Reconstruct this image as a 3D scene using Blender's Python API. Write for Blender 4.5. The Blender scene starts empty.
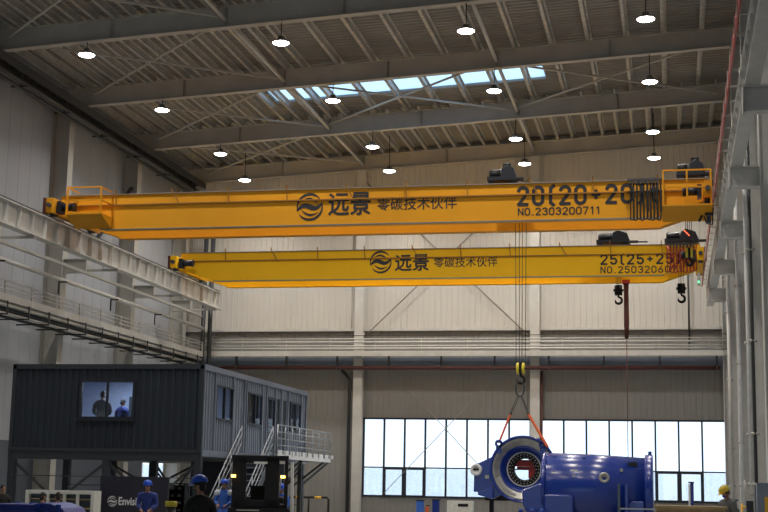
import bpy, bmesh, math, random
from math import sin, cos, pi, radians, hypot, atan2, sqrt
from mathutils import Vector, Matrix
random.seed(7)
SC = bpy.context.scene
COL = SC.collection
V = Vector

# ---------------------------------------------------------------- materials
def mat(name, col, rough=.6, metal=0., var=.08, scale=6., bump=0., spec=.5):
    m = bpy.data.materials.new(name); m.use_nodes = True
    nt = m.node_tree; b = nt.nodes['Principled BSDF']
    b.inputs['Roughness'].default_value = rough; b.inputs['Metallic'].default_value = metal
    b.inputs['Specular IOR Level'].default_value = spec
    tc = nt.nodes.new('ShaderNodeTexCoord'); nz = nt.nodes.new('ShaderNodeTexNoise')
    nz.inputs['Scale'].default_value = scale; nz.inputs['Detail'].default_value = 4
    nt.links.new(tc.outputs['Object'], nz.inputs['Vector'])
    rp = nt.nodes.new('ShaderNodeValToRGB')
    lo = [max(0, c * (1 - var)) for c in col]; hi = [min(1, c * (1 + var)) for c in col]
    rp.color_ramp.elements[0].position = .3; rp.color_ramp.elements[1].position = .7
    rp.color_ramp.elements[0].color = (*lo, 1); rp.color_ramp.elements[1].color = (*hi, 1)
    nt.links.new(nz.outputs['Fac'], rp.inputs['Fac']); nt.links.new(rp.outputs['Color'], b.inputs['Base Color'])
    if bump:
        bp = nt.nodes.new('ShaderNodeBump'); bp.inputs['Strength'].default_value = bump; bp.inputs['Distance'].default_value = .02
        nt.links.new(nz.outputs['Fac'], bp.inputs['Height']); nt.links.new(bp.outputs['Normal'], b.inputs['Normal'])
    return m
def emis(name, col, s):
    m = bpy.data.materials.new(name); m.use_nodes = True; nt = m.node_tree
    nt.nodes.clear(); e = nt.nodes.new('ShaderNodeEmission'); o = nt.nodes.new('ShaderNodeOutputMaterial')
    e.inputs['Color'].default_value = (*col, 1); e.inputs['Strength'].default_value = s
    nt.links.new(e.outputs[0], o.inputs[0]); return m
def glass(name, tint=(.95, .98, 1), gl=.06):
    m = bpy.data.materials.new(name); m.use_nodes = True; nt = m.node_tree; nt.nodes.clear()
    t = nt.nodes.new('ShaderNodeBsdfTransparent'); t.inputs[0].default_value = (*tint, 1)
    g = nt.nodes.new('ShaderNodeBsdfGlossy'); g.inputs['Roughness'].default_value = .03
    x = nt.nodes.new('ShaderNodeMixShader'); x.inputs[0].default_value = gl
    o = nt.nodes.new('ShaderNodeOutputMaterial')
    nt.links.new(t.outputs[0], x.inputs[1]); nt.links.new(g.outputs[0], x.inputs[2]); nt.links.new(x.outputs[0], o.inputs[0]); return m
def translucent(name, col):
    m = bpy.data.materials.new(name); m.use_nodes = True; nt = m.node_tree; nt.nodes.clear()
    t = nt.nodes.new('ShaderNodeBsdfTranslucent'); t.inputs[0].default_value = (*col, 1)
    g = nt.nodes.new('ShaderNodeBsdfTransparent'); g.inputs[0].default_value = (.6, .8, 1, 1)
    x = nt.nodes.new('ShaderNodeMixShader'); x.inputs[0].default_value = .25
    o = nt.nodes.new('ShaderNodeOutputMaterial')
    nt.links.new(t.outputs[0], x.inputs[1]); nt.links.new(g.outputs[0], x.inputs[2]); nt.links.new(x.outputs[0], o.inputs[0]); return m

M = dict(
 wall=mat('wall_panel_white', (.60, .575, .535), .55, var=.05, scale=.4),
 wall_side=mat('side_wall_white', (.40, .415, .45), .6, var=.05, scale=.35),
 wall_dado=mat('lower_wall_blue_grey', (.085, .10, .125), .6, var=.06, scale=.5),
 wall_low=mat('wall_low_grey', (.27, .265, .255), .5, var=.05, scale=.5),
 roof=mat('roof_sheet', (.25, .24, .225), .6, var=.18, scale=.6),
 steel=mat('painted_steel_grey', (.46, .445, .41), .5, var=.08, scale=1.2),
 steel_light=mat('painted_steel_light', (.60, .59, .56), .45, var=.08, scale=2),
 purlin=mat('galvanised_purlin', (.50, .49, .47), .45, .3, var=.15, scale=3),
 floor=mat('epoxy_floor', (.33, .35, .33), .35, var=.1, scale=.5),
 girder=mat('crane_paint_yellow', (.76, .34, .014), .58, spec=.25, var=.03, scale=1.5),
 girder2=mat('crane_paint_bright_yellow', (.98, .54, .010), .58, spec=.25, var=.03, scale=1.5),
 flange=mat('flange_grey', (.30, .27, .22), .5),
 conduit=mat('conduit_brown', (.33, .15, .02), .5),
 black=mat('black_paint', (.008, .008, .010), .55, spec=.3),
 dblack=mat('matt_black_rubber', (.012, .012, .012), .8),
 navy=mat('motor_dark_blue', (.006, .009, .018), .5),
 darksteel=mat('dark_steel', (.05, .053, .058), .55, var=.2, scale=4),
 darkpipe=mat('dark_pipe', (.035, .037, .04), .5),
 redpipe=mat('dark_red_pipe', (.10, .028, .024), .5),
 red=mat('red_paint', (.40, .035, .03), .5),
 redcond=mat('red_conductor', (.42, .07, .06), .55),
 orange=mat('orange_webbing', (.75, .13, .04), .8, var=.15, scale=20),
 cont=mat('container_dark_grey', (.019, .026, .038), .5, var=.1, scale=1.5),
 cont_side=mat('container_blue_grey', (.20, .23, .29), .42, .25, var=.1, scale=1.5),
 cont_frame=mat('container_frame_grey', (.028, .034, .042), .5),
 winframe=mat('window_frame_dark', (.016, .02, .03), .5),
 galv=mat('galvanised_rail', (.36, .39, .43), .4, .4, var=.1, scale=5),
 interior=mat('office_interior_wall', (.55, .62, .82), .8),
 blue=mat('machine_blue_gloss', (.012, .038, .26), .22, var=.08, scale=2, spec=.6),
 blue_dark=mat('machine_blue_dark', (.012, .02, .20), .4, var=.1, scale=2),
 machined=mat('machined_steel_ring', (.44, .43, .39), .35, .4, var=.2, scale=4),
 white_metal=mat('white_metal', (.75, .75, .74), .4),
 cream=mat('label_plate', (.72, .72, .68), .6),
 hat_blue=mat('helmet_blue', (.02, .10, .62), .3, var=.03, scale=3),
 hat_yellow=mat('helmet_yellow', (.75, .55, .04), .35, var=.03, scale=3),
 skin=mat('skin', (.42, .23, .15), .6, var=.06, scale=12),
 hair=mat('black_hair', (.012, .01, .01), .7, var=.3, scale=60),
 cloth_blue=mat('workwear_blue', (.035, .06, .27), .85, var=.15, scale=14, bump=.3),
 cloth_lblue=mat('workwear_bright_blue', (.05, .16, .62), .85, var=.15, scale=14, bump=.3),
 cloth_white=mat('workwear_white', (.68, .72, .80), .85, var=.1, scale=14, bump=.3),
 cloth_black=mat('jacket_black', (.014, .015, .015), .85, var=.2, scale=14, bump=.3),
 cloth_grey=mat('shirt_grey', (.17, .18, .19), .85, var=.15, scale=14, bump=.3),
 cloth_purple=mat('mask_purple', (.13, .07, .45), .8),
 wood=mat('crate_wood', (.55, .40, .22), .7, var=.2, scale=5),
 yellow=mat('safety_yellow', (.75, .42, .03), .5),
 hookyellow=mat('hook_block_yellow', (.75, .62, .04), .4),
 board=mat('dark_navy_board', (.022, .022, .038), .6),
 ground=mat('outside_ground', (.8, .8, .8), .8),
 outbuild=mat('outside_pale_wall', (.86, .9, .95), .7),
 sign_white=mat('white_lettering', (.78, .78, .80), .6),
 decal=mat('decal_charcoal', (.02, .022, .03), .5),
 lampbody=mat('lamp_housing', (.30, .30, .31), .35, .6),
 grass=glass('window_glass'), sky=translucent('skylight_sheet', (.8, .93, 1)),
 lamp=emis('lamp_lens', (1, .97, .92), 26.), amber=emis('amber_lamp', (1, .55, .1), 7.),
 tube=emis('office_light', (.85, .92, 1), 9.), green=emis('green_led', (.1, 1, .4), 3.), redled=emis('red_led', (1, .12, .05), 3.),
 screen=mat('dark_screen_panel', (.06, .09, .11), .3),
)

# ---------------------------------------------------------------- mesh builder
ORG = {}
class MB:
    def __init__(s): s.v = []; s.f = []; s.sm = []
    def add(s, vs, fs, smooth=False):
        n = len(s.v); s.v += [tuple(v) for v in vs]
        for f in fs: s.f.append([n + i for i in f]); s.sm.append(smooth)
        return s
    def box(s, x0, x1, y0, y1, z0, z1):
        if x0 > x1: x0, x1 = x1, x0
        if y0 > y1: y0, y1 = y1, y0
        if z0 > z1: z0, z1 = z1, z0
        vs = [(x0,y0,z0),(x1,y0,z0),(x1,y1,z0),(x0,y1,z0),(x0,y0,z1),(x1,y0,z1),(x1,y1,z1),(x0,y1,z1)]
        return s.add(vs, [(0,3,2,1),(4,5,6,7),(0,1,5,4),(1,2,6,5),(2,3,7,6),(3,0,4,7)])
    def bar(s, p, q, w, h=None, up=(0, 0, 1)):
        h = h or w; p = V(p); q = V(q); d = (q - p).normalized(); u = V(up)
        if abs(d.dot(u)) > .98: u = V((0, 1, 0))
        a = d.cross(u).normalized(); b = a.cross(d).normalized()
        vs = []
        for c in (p, q):
            for i, j in ((-1,-1),(1,-1),(1,1),(-1,1)): vs.append(c + a * (i * w / 2) + b * (j * h / 2))
        return s.add(vs, [(0,1,2,3),(7,6,5,4),(0,4,5,1),(1,5,6,2),(2,6,7,3),(3,7,4,0)])
    def tube(s, pts, r, n=8, cap=True):
        pts = [V(p) for p in pts]; rings = []; base = len(s.v); prev = None
        for i, p in enumerate(pts):
            d = (pts[min(i + 1, len(pts) - 1)] - pts[max(i - 1, 0)]).normalized()
            if prev is None:
                u = V((0, 0, 1)) if abs(d.z) < .9 else V((0, 1, 0))
                a = d.cross(u).normalized()
            else:
                a = (prev - d * prev.dot(d)); a = a.normalized() if a.length > 1e-6 else d.orthogonal().normalized()
            prev = a; b = d.cross(a)
            rr = r[i] if isinstance(r, (list, tuple)) else r
            for k in range(n):
                t = 2 * pi * k / n; s.v.append(tuple(p + a * (rr * cos(t)) + b * (rr * sin(t))))
        for i in range(len(pts) - 1):
            for k in range(n):
                o = base + i * n; s.f.append([o + k, o + (k + 1) % n, o + n + (k + 1) % n, o + n + k]); s.sm.append(True)
        if cap:
            s.f.append([base + k for k in range(n)][::-1]); s.sm.append(False)
            o = base + (len(pts) - 1) * n; s.f.append([o + k for k in range(n)]); s.sm.append(False)
        return s
    def cyl(s, p, q, r, n=16): return s.tube([p, q], r, n)
    def lathe(s, c, axis, prof, n=40, closed=False, smooth=True, a0=0, a1=2 * pi):
        c = V(c); ax = V(axis).normalized(); u = ax.orthogonal().normalized(); w = ax.cross(u); base = len(s.v)
        full = abs(a1 - a0 - 2 * pi) < 1e-6; m = n if full else n + 1
        for t, r in prof:
            for k in range(m):
                a = a0 + (a1 - a0) * k / n; s.v.append(tuple(c + ax * t + u * (r * cos(a)) + w * (r * sin(a))))
        L = len(prof)
        for i in range(L if closed else L - 1):
            j = (i + 1) % L
            for k in range(n):
                k2 = (k + 1) % m
                s.f.append([base + i * m + k, base + i * m + k2, base + j * m + k2, base + j * m + k]); s.sm.append(smooth)
        return s
    def prism(s, poly, ax, t0, t1):
        # poly in the two remaining axes; ax: 'x','y','z'
        def P(a, b, t): return {'x': (t, a, b), 'y': (a, t, b), 'z': (a, b, t)}[ax]
        n = len(poly); vs = [P(a, b, t0) for a, b in poly] + [P(a, b, t1) for a, b in poly]
        fs = [list(range(n)), list(range(2 * n - 1, n - 1, -1))] + [[i, i + n, (i + 1) % n + n, (i + 1) % n] for i in range(n)]
        return s.add(vs, fs)
    def ball(s, c, rx, ry=None, rz=None, n=16, m=10, z0=-1., z1=1.):
        ry = ry or rx; rz = rz or rx; c = V(c); base = len(s.v)
        t0 = math.asin(z0); t1 = math.asin(z1)
        for i in range(m + 1):
            t = t0 + (t1 - t0) * i / m
            for k in range(n):
                a = 2 * pi * k / n; s.v.append((c.x + rx * cos(t) * cos(a), c.y + ry * cos(t) * sin(a), c.z + rz * sin(t)))
        for i in range(m):
            for k in range(n):
                o = base + i * n; s.f.append([o + k, o + (k + 1) % n, o + n + (k + 1) % n, o + n + k]); s.sm.append(True)
        return s
    def xf(s, mtx):
        s.v = [tuple(mtx @ V(v)) for v in s.v]; return s
    def build(s, name, m, parent=None, bevel=0, origin=None, fix=True):
        if parent is not None: o0 = V(ORG[parent.name])
        elif origin is not None: o0 = V(origin)
        else:
            xs, ys, zs = zip(*s.v); o0 = V(((min(xs) + max(xs)) / 2, (min(ys) + max(ys)) / 2, min(zs)))
        me = bpy.data.meshes.new(name); me.from_pydata([tuple(V(v) - o0) for v in s.v], [], s.f)
        me.polygons.foreach_set('use_smooth', s.sm)
        if fix:
            bm = bmesh.new(); bm.from_mesh(me); bmesh.ops.remove_doubles(bm, verts=bm.verts, dist=1e-5) if any(s.sm) else None
            bmesh.ops.recalc_face_normals(bm, faces=bm.faces); bm.to_mesh(me); bm.free()
        me.materials.append(M[m] if isinstance(m, str) else m)
        o = bpy.data.objects.new(name, me); COL.objects.link(o)
        if parent is not None: o.parent = parent
        else: o.location = o0
        ORG[o.name] = tuple(o0)
        if bevel:
            b = o.modifiers.new('bevel', 'BEVEL'); b.width = bevel; b.segments = 2; b.limit_method = 'ANGLE'
        return o
def tag(o, label=None, cat=None, group=None, kind=None):
    if label: o['label'] = label
    if cat: o['category'] = cat
    if group: o['group'] = group
    if kind: o['kind'] = kind
    return o
def thing(name, label, cat, loc, group=None):
    o = bpy.data.objects.new(name, None); COL.objects.link(o); o.location = loc; o.empty_display_size = .3
    ORG[o.name] = tuple(loc); return tag(o, label, cat, group)
def copy_tree(o, loc=None, parent=None):
    c = o.copy(); COL.objects.link(c); ORG[c.name] = ORG[o.name]
    if parent is not None: c.parent = parent
    if loc is not None: c.location = loc
    for ch in list(o.children):
        copy_tree(ch, None, c)
    return c
def struct(o): o['kind'] = 'structure'; return o

# ---------------------------------------------------------------- camera
YAW, PIT, ROL, F = .209, .1663, .0183, 1370.
fw = V((-sin(YAW) * cos(PIT), cos(YAW) * cos(PIT), sin(PIT)))
rt = V((cos(YAW), sin(YAW), 0)); up = rt.cross(fw)
r2 = cos(ROL) * rt + sin(ROL) * up; u2 = -sin(ROL) * rt + cos(ROL) * up
cam = bpy.data.cameras.new('camera'); co = bpy.data.objects.new('camera', cam); COL.objects.link(co)
mw = Matrix((r2, u2, -fw)).transposed().to_4x4(); mw.translation = V((0, 0, 1.65)); co.matrix_world = mw
cam.sensor_width = 36; cam.lens = F / 768 * 36; cam.clip_end = 600; cam.clip_start = .1
SC.camera = co

# ---------------------------------------------------------------- room
XL, XR, YB, YF = -26.4, 2.95, -14., 70.
FR = [46.4, 54.3, 62.2, 69.75]
ZS = lambda x: 17.85 + (x + 24.6) * .05            # underside of rafters
ZR = lambda x: ZS(x) + .82                         # top of rafters
ZC = lambda x: ZR(x) + .26                         # underside of roof sheets
struct(MB().box(XL - 3, XR + 3, YB, YF + .25, -.2, 0).build('floor', 'floor'))
def rib_panel(mb, u0, u1, z0, z1, plane, at, into, pitch=.3, d=.022, w=.07, back=.2):
    """ribbed sheet; plane 'y' spans x, plane 'x' spans y; into = +1/-1 towards the room"""
    n = max(1, int(round((u1 - u0) / pitch))); p = (u1 - u0) / n; pts = []
    for i in range(n):
        a = u0 + i * p; pts += [(a, 0), (a + p - w, 0), (a + p - w * .75, d), (a + p - w * .25, d)]
    pts.append((u1, 0))
    poly = [(u, at + into * dd) for u, dd in pts] + [(u1, at - into * back), (u0, at - into * back)]
    if plane == 'y': mb.prism(poly, 'z', z0, z1)
    else: mb.prism([(b, a) for a, b in poly], 'z', z0, z1)
WX = [(-15.75, -7.10), (-6.55, 2.52)]; WZ0, WZ1 = 1.10, 5.15
mb = MB(); rib_panel(mb, XL, XR, 9.72, 20.4, 'y', 70., -1); up_wall = mb.build('wall_back', 'wall'); struct(up_wall)
mb = MB(); rib_panel(mb, XL, XR, WZ1, 9.72, 'y', 70.05, -1)
rib_panel(mb, XL, WX[0][0], 0, WZ1, 'y', 70.05, -1)
rib_panel(mb, WX[0][1], WX[1][0], 0, WZ1, 'y', 70.05, -1); rib_panel(mb, WX[1][1], XR, 0, WZ1, 'y', 70.05, -1)
for a, b in WX: rib_panel(mb, a, b, 0, WZ0, 'y', 70.05, -1)
struct(mb.build('wall_back', 'wall_low'))
mb = MB().box(XL, XR, 69.86, 70.0, 9.66, 9.80); struct(mb.build('trim_1', 'steel_light'))
# side walls
LW = (66.2, 69.9, .1, 3.1)
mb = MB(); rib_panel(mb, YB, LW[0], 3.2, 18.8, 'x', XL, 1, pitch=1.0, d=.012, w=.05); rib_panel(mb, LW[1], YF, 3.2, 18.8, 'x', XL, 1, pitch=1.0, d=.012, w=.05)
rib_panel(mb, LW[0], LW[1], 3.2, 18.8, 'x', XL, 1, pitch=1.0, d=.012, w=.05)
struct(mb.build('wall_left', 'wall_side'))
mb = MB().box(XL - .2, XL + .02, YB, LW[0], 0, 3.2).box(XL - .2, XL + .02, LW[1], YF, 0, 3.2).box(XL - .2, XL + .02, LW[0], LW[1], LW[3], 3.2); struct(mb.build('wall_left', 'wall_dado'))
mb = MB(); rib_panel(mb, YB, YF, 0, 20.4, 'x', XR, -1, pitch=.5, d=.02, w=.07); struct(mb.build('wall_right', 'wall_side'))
mb = MB(); rib_panel(mb, XL, XR, 6.0, 20.4, 'y', YB, 1, pitch=.6); rib_panel(mb, XL, XR, 0, .6, 'y', YB, 1, pitch=.6)
struct(mb.build('wall_front', 'wall_side'))
r_ = struct(thing('window_4', None, None, (-11, YB, .6))); mb = MB()
for i in range(14): mb.box(XL + .1 + i * 2.24, XL + .2 + i * 2.24, YB - .05, YB + .05, .6, 6)
mb.build('window_frame', 'winframe', r_); MB().box(XL, XR, YB - .01, YB, .6, 6).build('pane', 'grass', r_)
# ceiling: ribbed sheets running eave to ridge, with a translucent strip
SKY = (-17.9, -5.35, 57.3, 59.75)
def roof_piece(mb, x0, x1, y0, y1, pitch=.33):
    n = max(1, int((y1 - y0) / pitch)); p = (y1 - y0) / n; prof = []
    for i in range(n):
        a = y0 + i * p; prof += [(a, 0), (a + p * .6, 0), (a + p * .7, .05), (a + p * .9, .05)]
    prof.append((y1, 0)); prof = prof + [(y1, .22), (y0, .22)]
    k = len(prof); vs = [(x0, a, ZC(x0) + b) for a, b in prof] + [(x1, a, ZC(x1) + b) for a, b in prof]
    mb.add(vs, [list(range(k)), list(range(2 * k - 1, k - 1, -1))] + [[i, i + k, (i + 1) % k + k, (i + 1) % k] for i in range(k)])
mb = MB(); roof_piece(mb, XL - .3, XR + .3, YB, SKY[2]); roof_piece(mb, XL - .3, XR + .3, SKY[3], YF + .3)
roof_piece(mb, XL - .3, SKY[0], SKY[2], SKY[3]); roof_piece(mb, SKY[1], XR + .3, SKY[2], SKY[3])
struct(mb.build('ceiling', 'roof'))
x0, x1 = SKY[:2]
mb = MB().add([(x0, SKY[2], ZC(x0) + .1), (x1, SKY[2], ZC(x1) + .1), (x1, SKY[3], ZC(x1) + .1), (x0, SKY[3], ZC(x0) + .1),
               (x0, SKY[2], ZC(x0) + .11), (x1, SKY[2], ZC(x1) + .11), (x1, SKY[3], ZC(x1) + .11), (x0, SKY[3], ZC(x0) + .11)],
              [(0,3,2,1),(4,5,6,7),(0,1,5,4),(1,2,6,5),(2,3,7,6),(3,0,4,7)])
struct(mb.build('window_3', 'sky'))

# far windows
def far_window(nm, x0, x1, thick):
    n = 8; p = (x1 - x0) / n; z0, z1, zm = WZ0, WZ1, 2.60
    r = thing(nm, None, None, ((x0 + x1) / 2, 70.1, z0)); struct(r)
    f = MB().box(x0, x1, 70.0, 70.12, z1 - .09, z1).box(x0, x1, 70.0, 70.12, z0, z0 + .09).box(x0, x1, 70.0, 70.12, zm - .035, zm + .035)
    for i in range(n + 1):
        x = x0 + i * p; f.box(x - .045, x + .045, 69.99, 70.13, z0, z1)
    f.build('window_frame', 'winframe', r)
    for i in thick:
        a, b = x0 + i * p, x0 + (i + 1) * p; s = MB(); w = .11
        s.box(a, a + w, 69.97, 70.1, z0, zm).box(b - w, b, 69.97, 70.1, z0, zm).box(a + w, b - w, 69.97, 70.1, zm - w, zm).box(a + w, b - w, 69.97, 70.1, z0, z0 + w)
        s.build('sash', 'winframe', r)
    MB().box(x0, x1, 70.05, 70.062, z0, z1).build('pane', 'grass', r)
far_window('window_1', WX[0][0], WX[0][1], (1, 2)); far_window('window_2', WX[1][0], WX[1][1], (5, 6))
r = struct(thing('door_1', None, None, (XL - .1, (LW[0] + LW[1]) / 2, LW[2])))
f = MB(); y0, y1, z0, z1 = LW
for y in (y0, (y0 + y1) / 2, y1 - .12): f.box(XL - .12, XL + .02, y, y + .12, z0, z1)
for z in (z0, 1.55, z1 - .1): f.box(XL - .12, XL + .02, y0, y1, z, z + .1)
f.build('door_frame', 'white_metal', r); MB().box(XL - .06, XL - .05, y0, y1, z0, z1).build('pane', 'grass', r)

# outside
struct(MB().box(-120, 80, 70.5, 260, -.5, -.3).build('floor_outside', 'ground'))
struct(MB().box(-60, XL - 3, 20, 70.5, -.5, -.3).build('floor_outside', 'ground'))
mb = MB(); rib_panel(mb, -50, 30, -.3, 3.0, 'y', 105, -1, pitch=.9, d=.12, w=.35)
tag(mb.build('outdoor_fence', 'outbuild'), 'pale ribbed fence outside beyond the far windows', 'fence')

# ---------------------------------------------------------------- roof steel
names = {46.4: 'nearest grey roof rafter crossing the top of the photo', 54.3: 'second grey roof rafter from the camera, in front of the skylight strip',
         62.2: 'third grey roof rafter, just behind the skylight strip', 69.75: 'last grey roof rafter lying along the far wall', 38.5: 'grey roof rafter above the upper frame edge, nearest of all'}
for Y in [38.5] + FR:
    m = MB(); a, b = XL + .5, XR - .1
    def seg(x0, x1, zo0, zo1, hw):
        vs = [(x, y, ZS(x) + z) for x in (x0, x1) for y in (Y - hw, Y + hw) for z in (zo0, zo1)]
        m.add(vs, [(0,1,3,2),(4,6,7,5),(0,4,5,1),(2,3,7,6),(0,2,6,4),(1,5,7,3)])
    seg(a, b, 0, .03, .16); seg(a, b, .78, .81, .16); seg(a, b, .03, .78, .012)
    o = m.build('roof_rafter', 'steel', None, origin=(-11, Y, ZS(-11))); tag(o, names[Y], 'roof beam', 'roof rafters')
    for x in [-20.5, -16, -11.5, -6.9, -2.3]:
        s = MB().box(x - .012, x + .012, Y - .15, Y + .15, ZS(x) + .03, ZS(x) + .78); s.box(x + .04, x + .065, Y - .1, Y + .1, ZS(x) + .03, ZS(x) + .78).build('stiffener_plate', 'steel', o)
def purlin_mesh(L):
    m = MB(); h = .26; 
    m.box(-.012, .012, 0, L, 0, h).box(-.14, .012, 0, L, 0, .015).box(-.012, .1, 0, L, h - .012, h).box(-.14, -.125, 0, L, 0, .04)
    return m
def purlins(y0, y1, xs, label, lab='roof purlins'):
    first = None
    for x in xs:
        loc = (x, y0 + .02, ZR(x) - .005)
        if first is None:
            m = purlin_mesh(y1 - y0 - .04); o = m.build('roof_purlin', 'purlin', None, origin=(0, 0, 0)); o.location = loc; first = o
            tag(o, label, 'purlin', lab)
        else:
            o = first.copy(); COL.objects.link(o); o.location = loc
def rng(a, b, s):
    out = []; x = a
    while x < b: out.append(x); x += s
    return out
purlins(38.5, 46.4, rng(-25.6, 2.6, 1.5) + rng(-24.85, -14, 1.5), 'galvanised purlin under the roof in front of the nearest rafter', 'purlins in the nearest roof bay')
purlins(46.4, 54.3, rng(-25.6, 2.6, 1.5) + rng(-24.85, -15, 1.5), 'galvanised purlin under the roof between first and second rafters', 'purlins between first and second rafters')
purlins(54.3, 62.2, rng(-25.6, 2.6, 1.5) + rng(-24.85, -15, 1.5), 'galvanised purlin spanning the skylight bay', 'purlins in the skylight bay')
purlins(60.6, 62.2, rng(-13.6, 2.2, 1.5), 'short purlin stub lapping over the third rafter', 'purlin stubs at the third rafter')
purlins(62.2, 69.75, rng(-25.6, 2.7, .77), 'closely spaced purlin in the last roof bay by the far wall', 'purlins in the last roof bay')
# tie tubes along the hall
for X, nm in ((-16., 'left'), (-6.9, 'right')):
    for i, (a, b) in enumerate(((38.5, 46.4), (46.4, 54.3), (54.3, 62.2), (62.2, 69.75))):
        bay = ['nearest bay', 'bay behind the first rafter', 'skylight bay', 'last bay before the far wall'][i]
        o = MB().cyl((X, a + .02, ZS(X) + .3), (X, b - .02, ZS(X) + .3), .075, 12).build('tie_tube', 'steel_light')
        tag(o, f'steel tie tube of the {nm} row, {bay}', 'roof tie')
def xbrace(x0, x1, y0, y1, label, dz=.35, w=.08):
    r = thing('roof_cross_brace', label, 'roof brace', ((x0 + x1) / 2, (y0 + y1) / 2, ZS((x0 + x1) / 2) + dz))
    for (a, b) in (((x0, y0), (x1, y1)), ((x0, y1), (x1, y0))):
        dzz = dz if a[1] == y0 else dz + .12
        MB().bar((a[0], a[1], ZS(a[0]) + dzz), (b[0], b[1], ZS(b[0]) + dzz), w, .07).build('brace_bar', 'steel', r)
xbrace(-24.6, -16, 38.7, 46.2, 'steel cross brace at the top left corner above the nearest rafter')
xbrace(-24.6, -16, 46.6, 54.1, 'long steel cross brace in the roof, left, between first and second rafters')
xbrace(-24.6, -16, 54.5, 62.0, 'steel cross brace in the roof, left part of the skylight bay')
xbrace(-16, -6.9, 54.5, 62.0, 'steel cross brace just below the skylight strip')
xbrace(-6.9, 2.2, 54.5, 62.0, 'steel cross brace in the roof, right part of the skylight bay')
xbrace(-24.6, -16, 62.4, 69.5, 'steel cross brace in the last roof bay at left', w=.13)

# ---------------------------------------------------------------- columns
def hcol(x0, x1, Y, z1, hw=.2):
    m = MB(); t = .03
    m.box(x0, x0 + t, Y - hw, Y + hw, 0, z1).box(x1 - t, x1, Y - hw, Y + hw, 0, z1).box(x0 + t, x1 - t, Y - .012, Y + .012, 0, z1); return m
where = {30.6: 'nearest the camera', 38.5: 'beside the container front', 46.4: 'level with the nearest rafter', 54.3: 'level with the second rafter', 62.2: 'level with the third rafter', 69.4: 'in the far corner'}
for Y in (46.4, 54.3, 62.2, 69.4):
    o = hcol(-26.38, -25.6, Y, ZS(-26), .26).build('steel_column', 'steel'); tag(o, f'grey steel column on the left wall, {where[Y]}', 'column', 'left wall columns')
for Y in (30.6, 38.5, 46.4, 54.3, 62.2, 69.4):
    o = hcol(2.45, 2.93, Y, ZS(2.5), .22).build('steel_column', 'steel_light'); tag(o, f'light grey steel column on the right wall, {where[Y]}', 'column', 'right wall columns')
for X, w in ((-16.04, 'left of the window band'), (-6.83, 'between the two far windows')):
    m = MB().box(X - .24, X + .24, 69.6, 69.64, 0, ZS(X)).box(X - .24, X + .24, 69.92, 69.96, 0, ZS(X)).box(X - .02, X + .02, 69.64, 69.92, 0, ZS(X))
    tag(m.build('steel_column', 'steel_light'), f'pale steel column against the far wall, {w}', 'column', 'far wall columns')
# far wall bracing
def wbrace(pts, label, r=.035, y=69.85):
    t = thing('wall_cross_brace', label, 'wall brace', (pts[0][0][0], y, min(p[1] for s in pts for p in s)))
    for i, (a, b) in enumerate(pts):
        MB().cyl((a[0], y + .08 * i, a[1]), (b[0], y + .08 * i, b[1]), r, 8).build('brace_rod', 'flange', t)
wbrace([((-15.8, 9.3), (-7.1, 17.6)), ((-15.8, 17.6), (-7.1, 9.3))], 'thin crossed rods on the far wall behind the crane girders', .03, 69.7)
wbrace([((-14.7, 1.15), (-9.2, 6.9)), ((-13.6, 6.9), (-8.3, 1.3))], 'thin crossed rods in front of the left far window', .018, 69.7)
# pipes on far wall
for X, w in ((-24.3, 'left one of the dark pair'), (-23.92, 'right one of the dark pair')):
    tag(MB().cyl((X, 68.7, 0), (X, 68.7, 15.2), .12, 14).build('downpipe', 'darkpipe'), f'thick dark vertical pipe at the far left corner, {w}', 'pipe')
tag(MB().tube([(-16.95, 69.75, 7.6), (-16.75, 69.75, 7.4), (-16.5, 69.75, 7.1), (-16.5, 69.75, 0)], .08, 10).build('downpipe', 'darkpipe'), 'dark downpipe beside the pale far column, left of the windows', 'pipe')
tag(MB().cyl((-6.5, 69.75, 0.), (-6.5, 69.75, 7.55), .06, 10).build('downpipe', 'redpipe'), 'dark red vertical pipe beside the column between the far windows', 'pipe')
tag(MB().cyl((.85, 69.55, 8.47), (.85, 69.55, 13.4), .05, 10).build('downpipe', 'darkpipe'), 'thin grey vertical pipe on the far wall below the right crane hook', 'pipe')
# right wall slim pipes / conduits
for X, Y, r_, z1, mm, lb in ((2.35, 50.5, .06, 13, 'white_metal', 'slim white riser pipe with valves on the right wall'), (2.4, 42.8, .05, 14, 'darkpipe', 'thin black cable riser on the right wall'),
                       (2.3, 43.5, .06, 15, 'white_metal', 'slim pale riser pipe near the right picture edge'), (2.3, 58., .07, 10, 'steel_light', 'slim grey riser pipe near the far right corner')):
    r = thing('riser_pipe', lb, 'pipe', (X, Y, 0)); MB().cyl((X, Y, 0), (X, Y, z1), r_, 10).build('pipe', mm, r)
    for z in (1.9, 3.4, 6.2, 9.):
        if z < z1: MB().cyl((X - .12, Y, z), (X + .14, Y, z), .05, 8).build('valve', 'steel', r)

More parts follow.
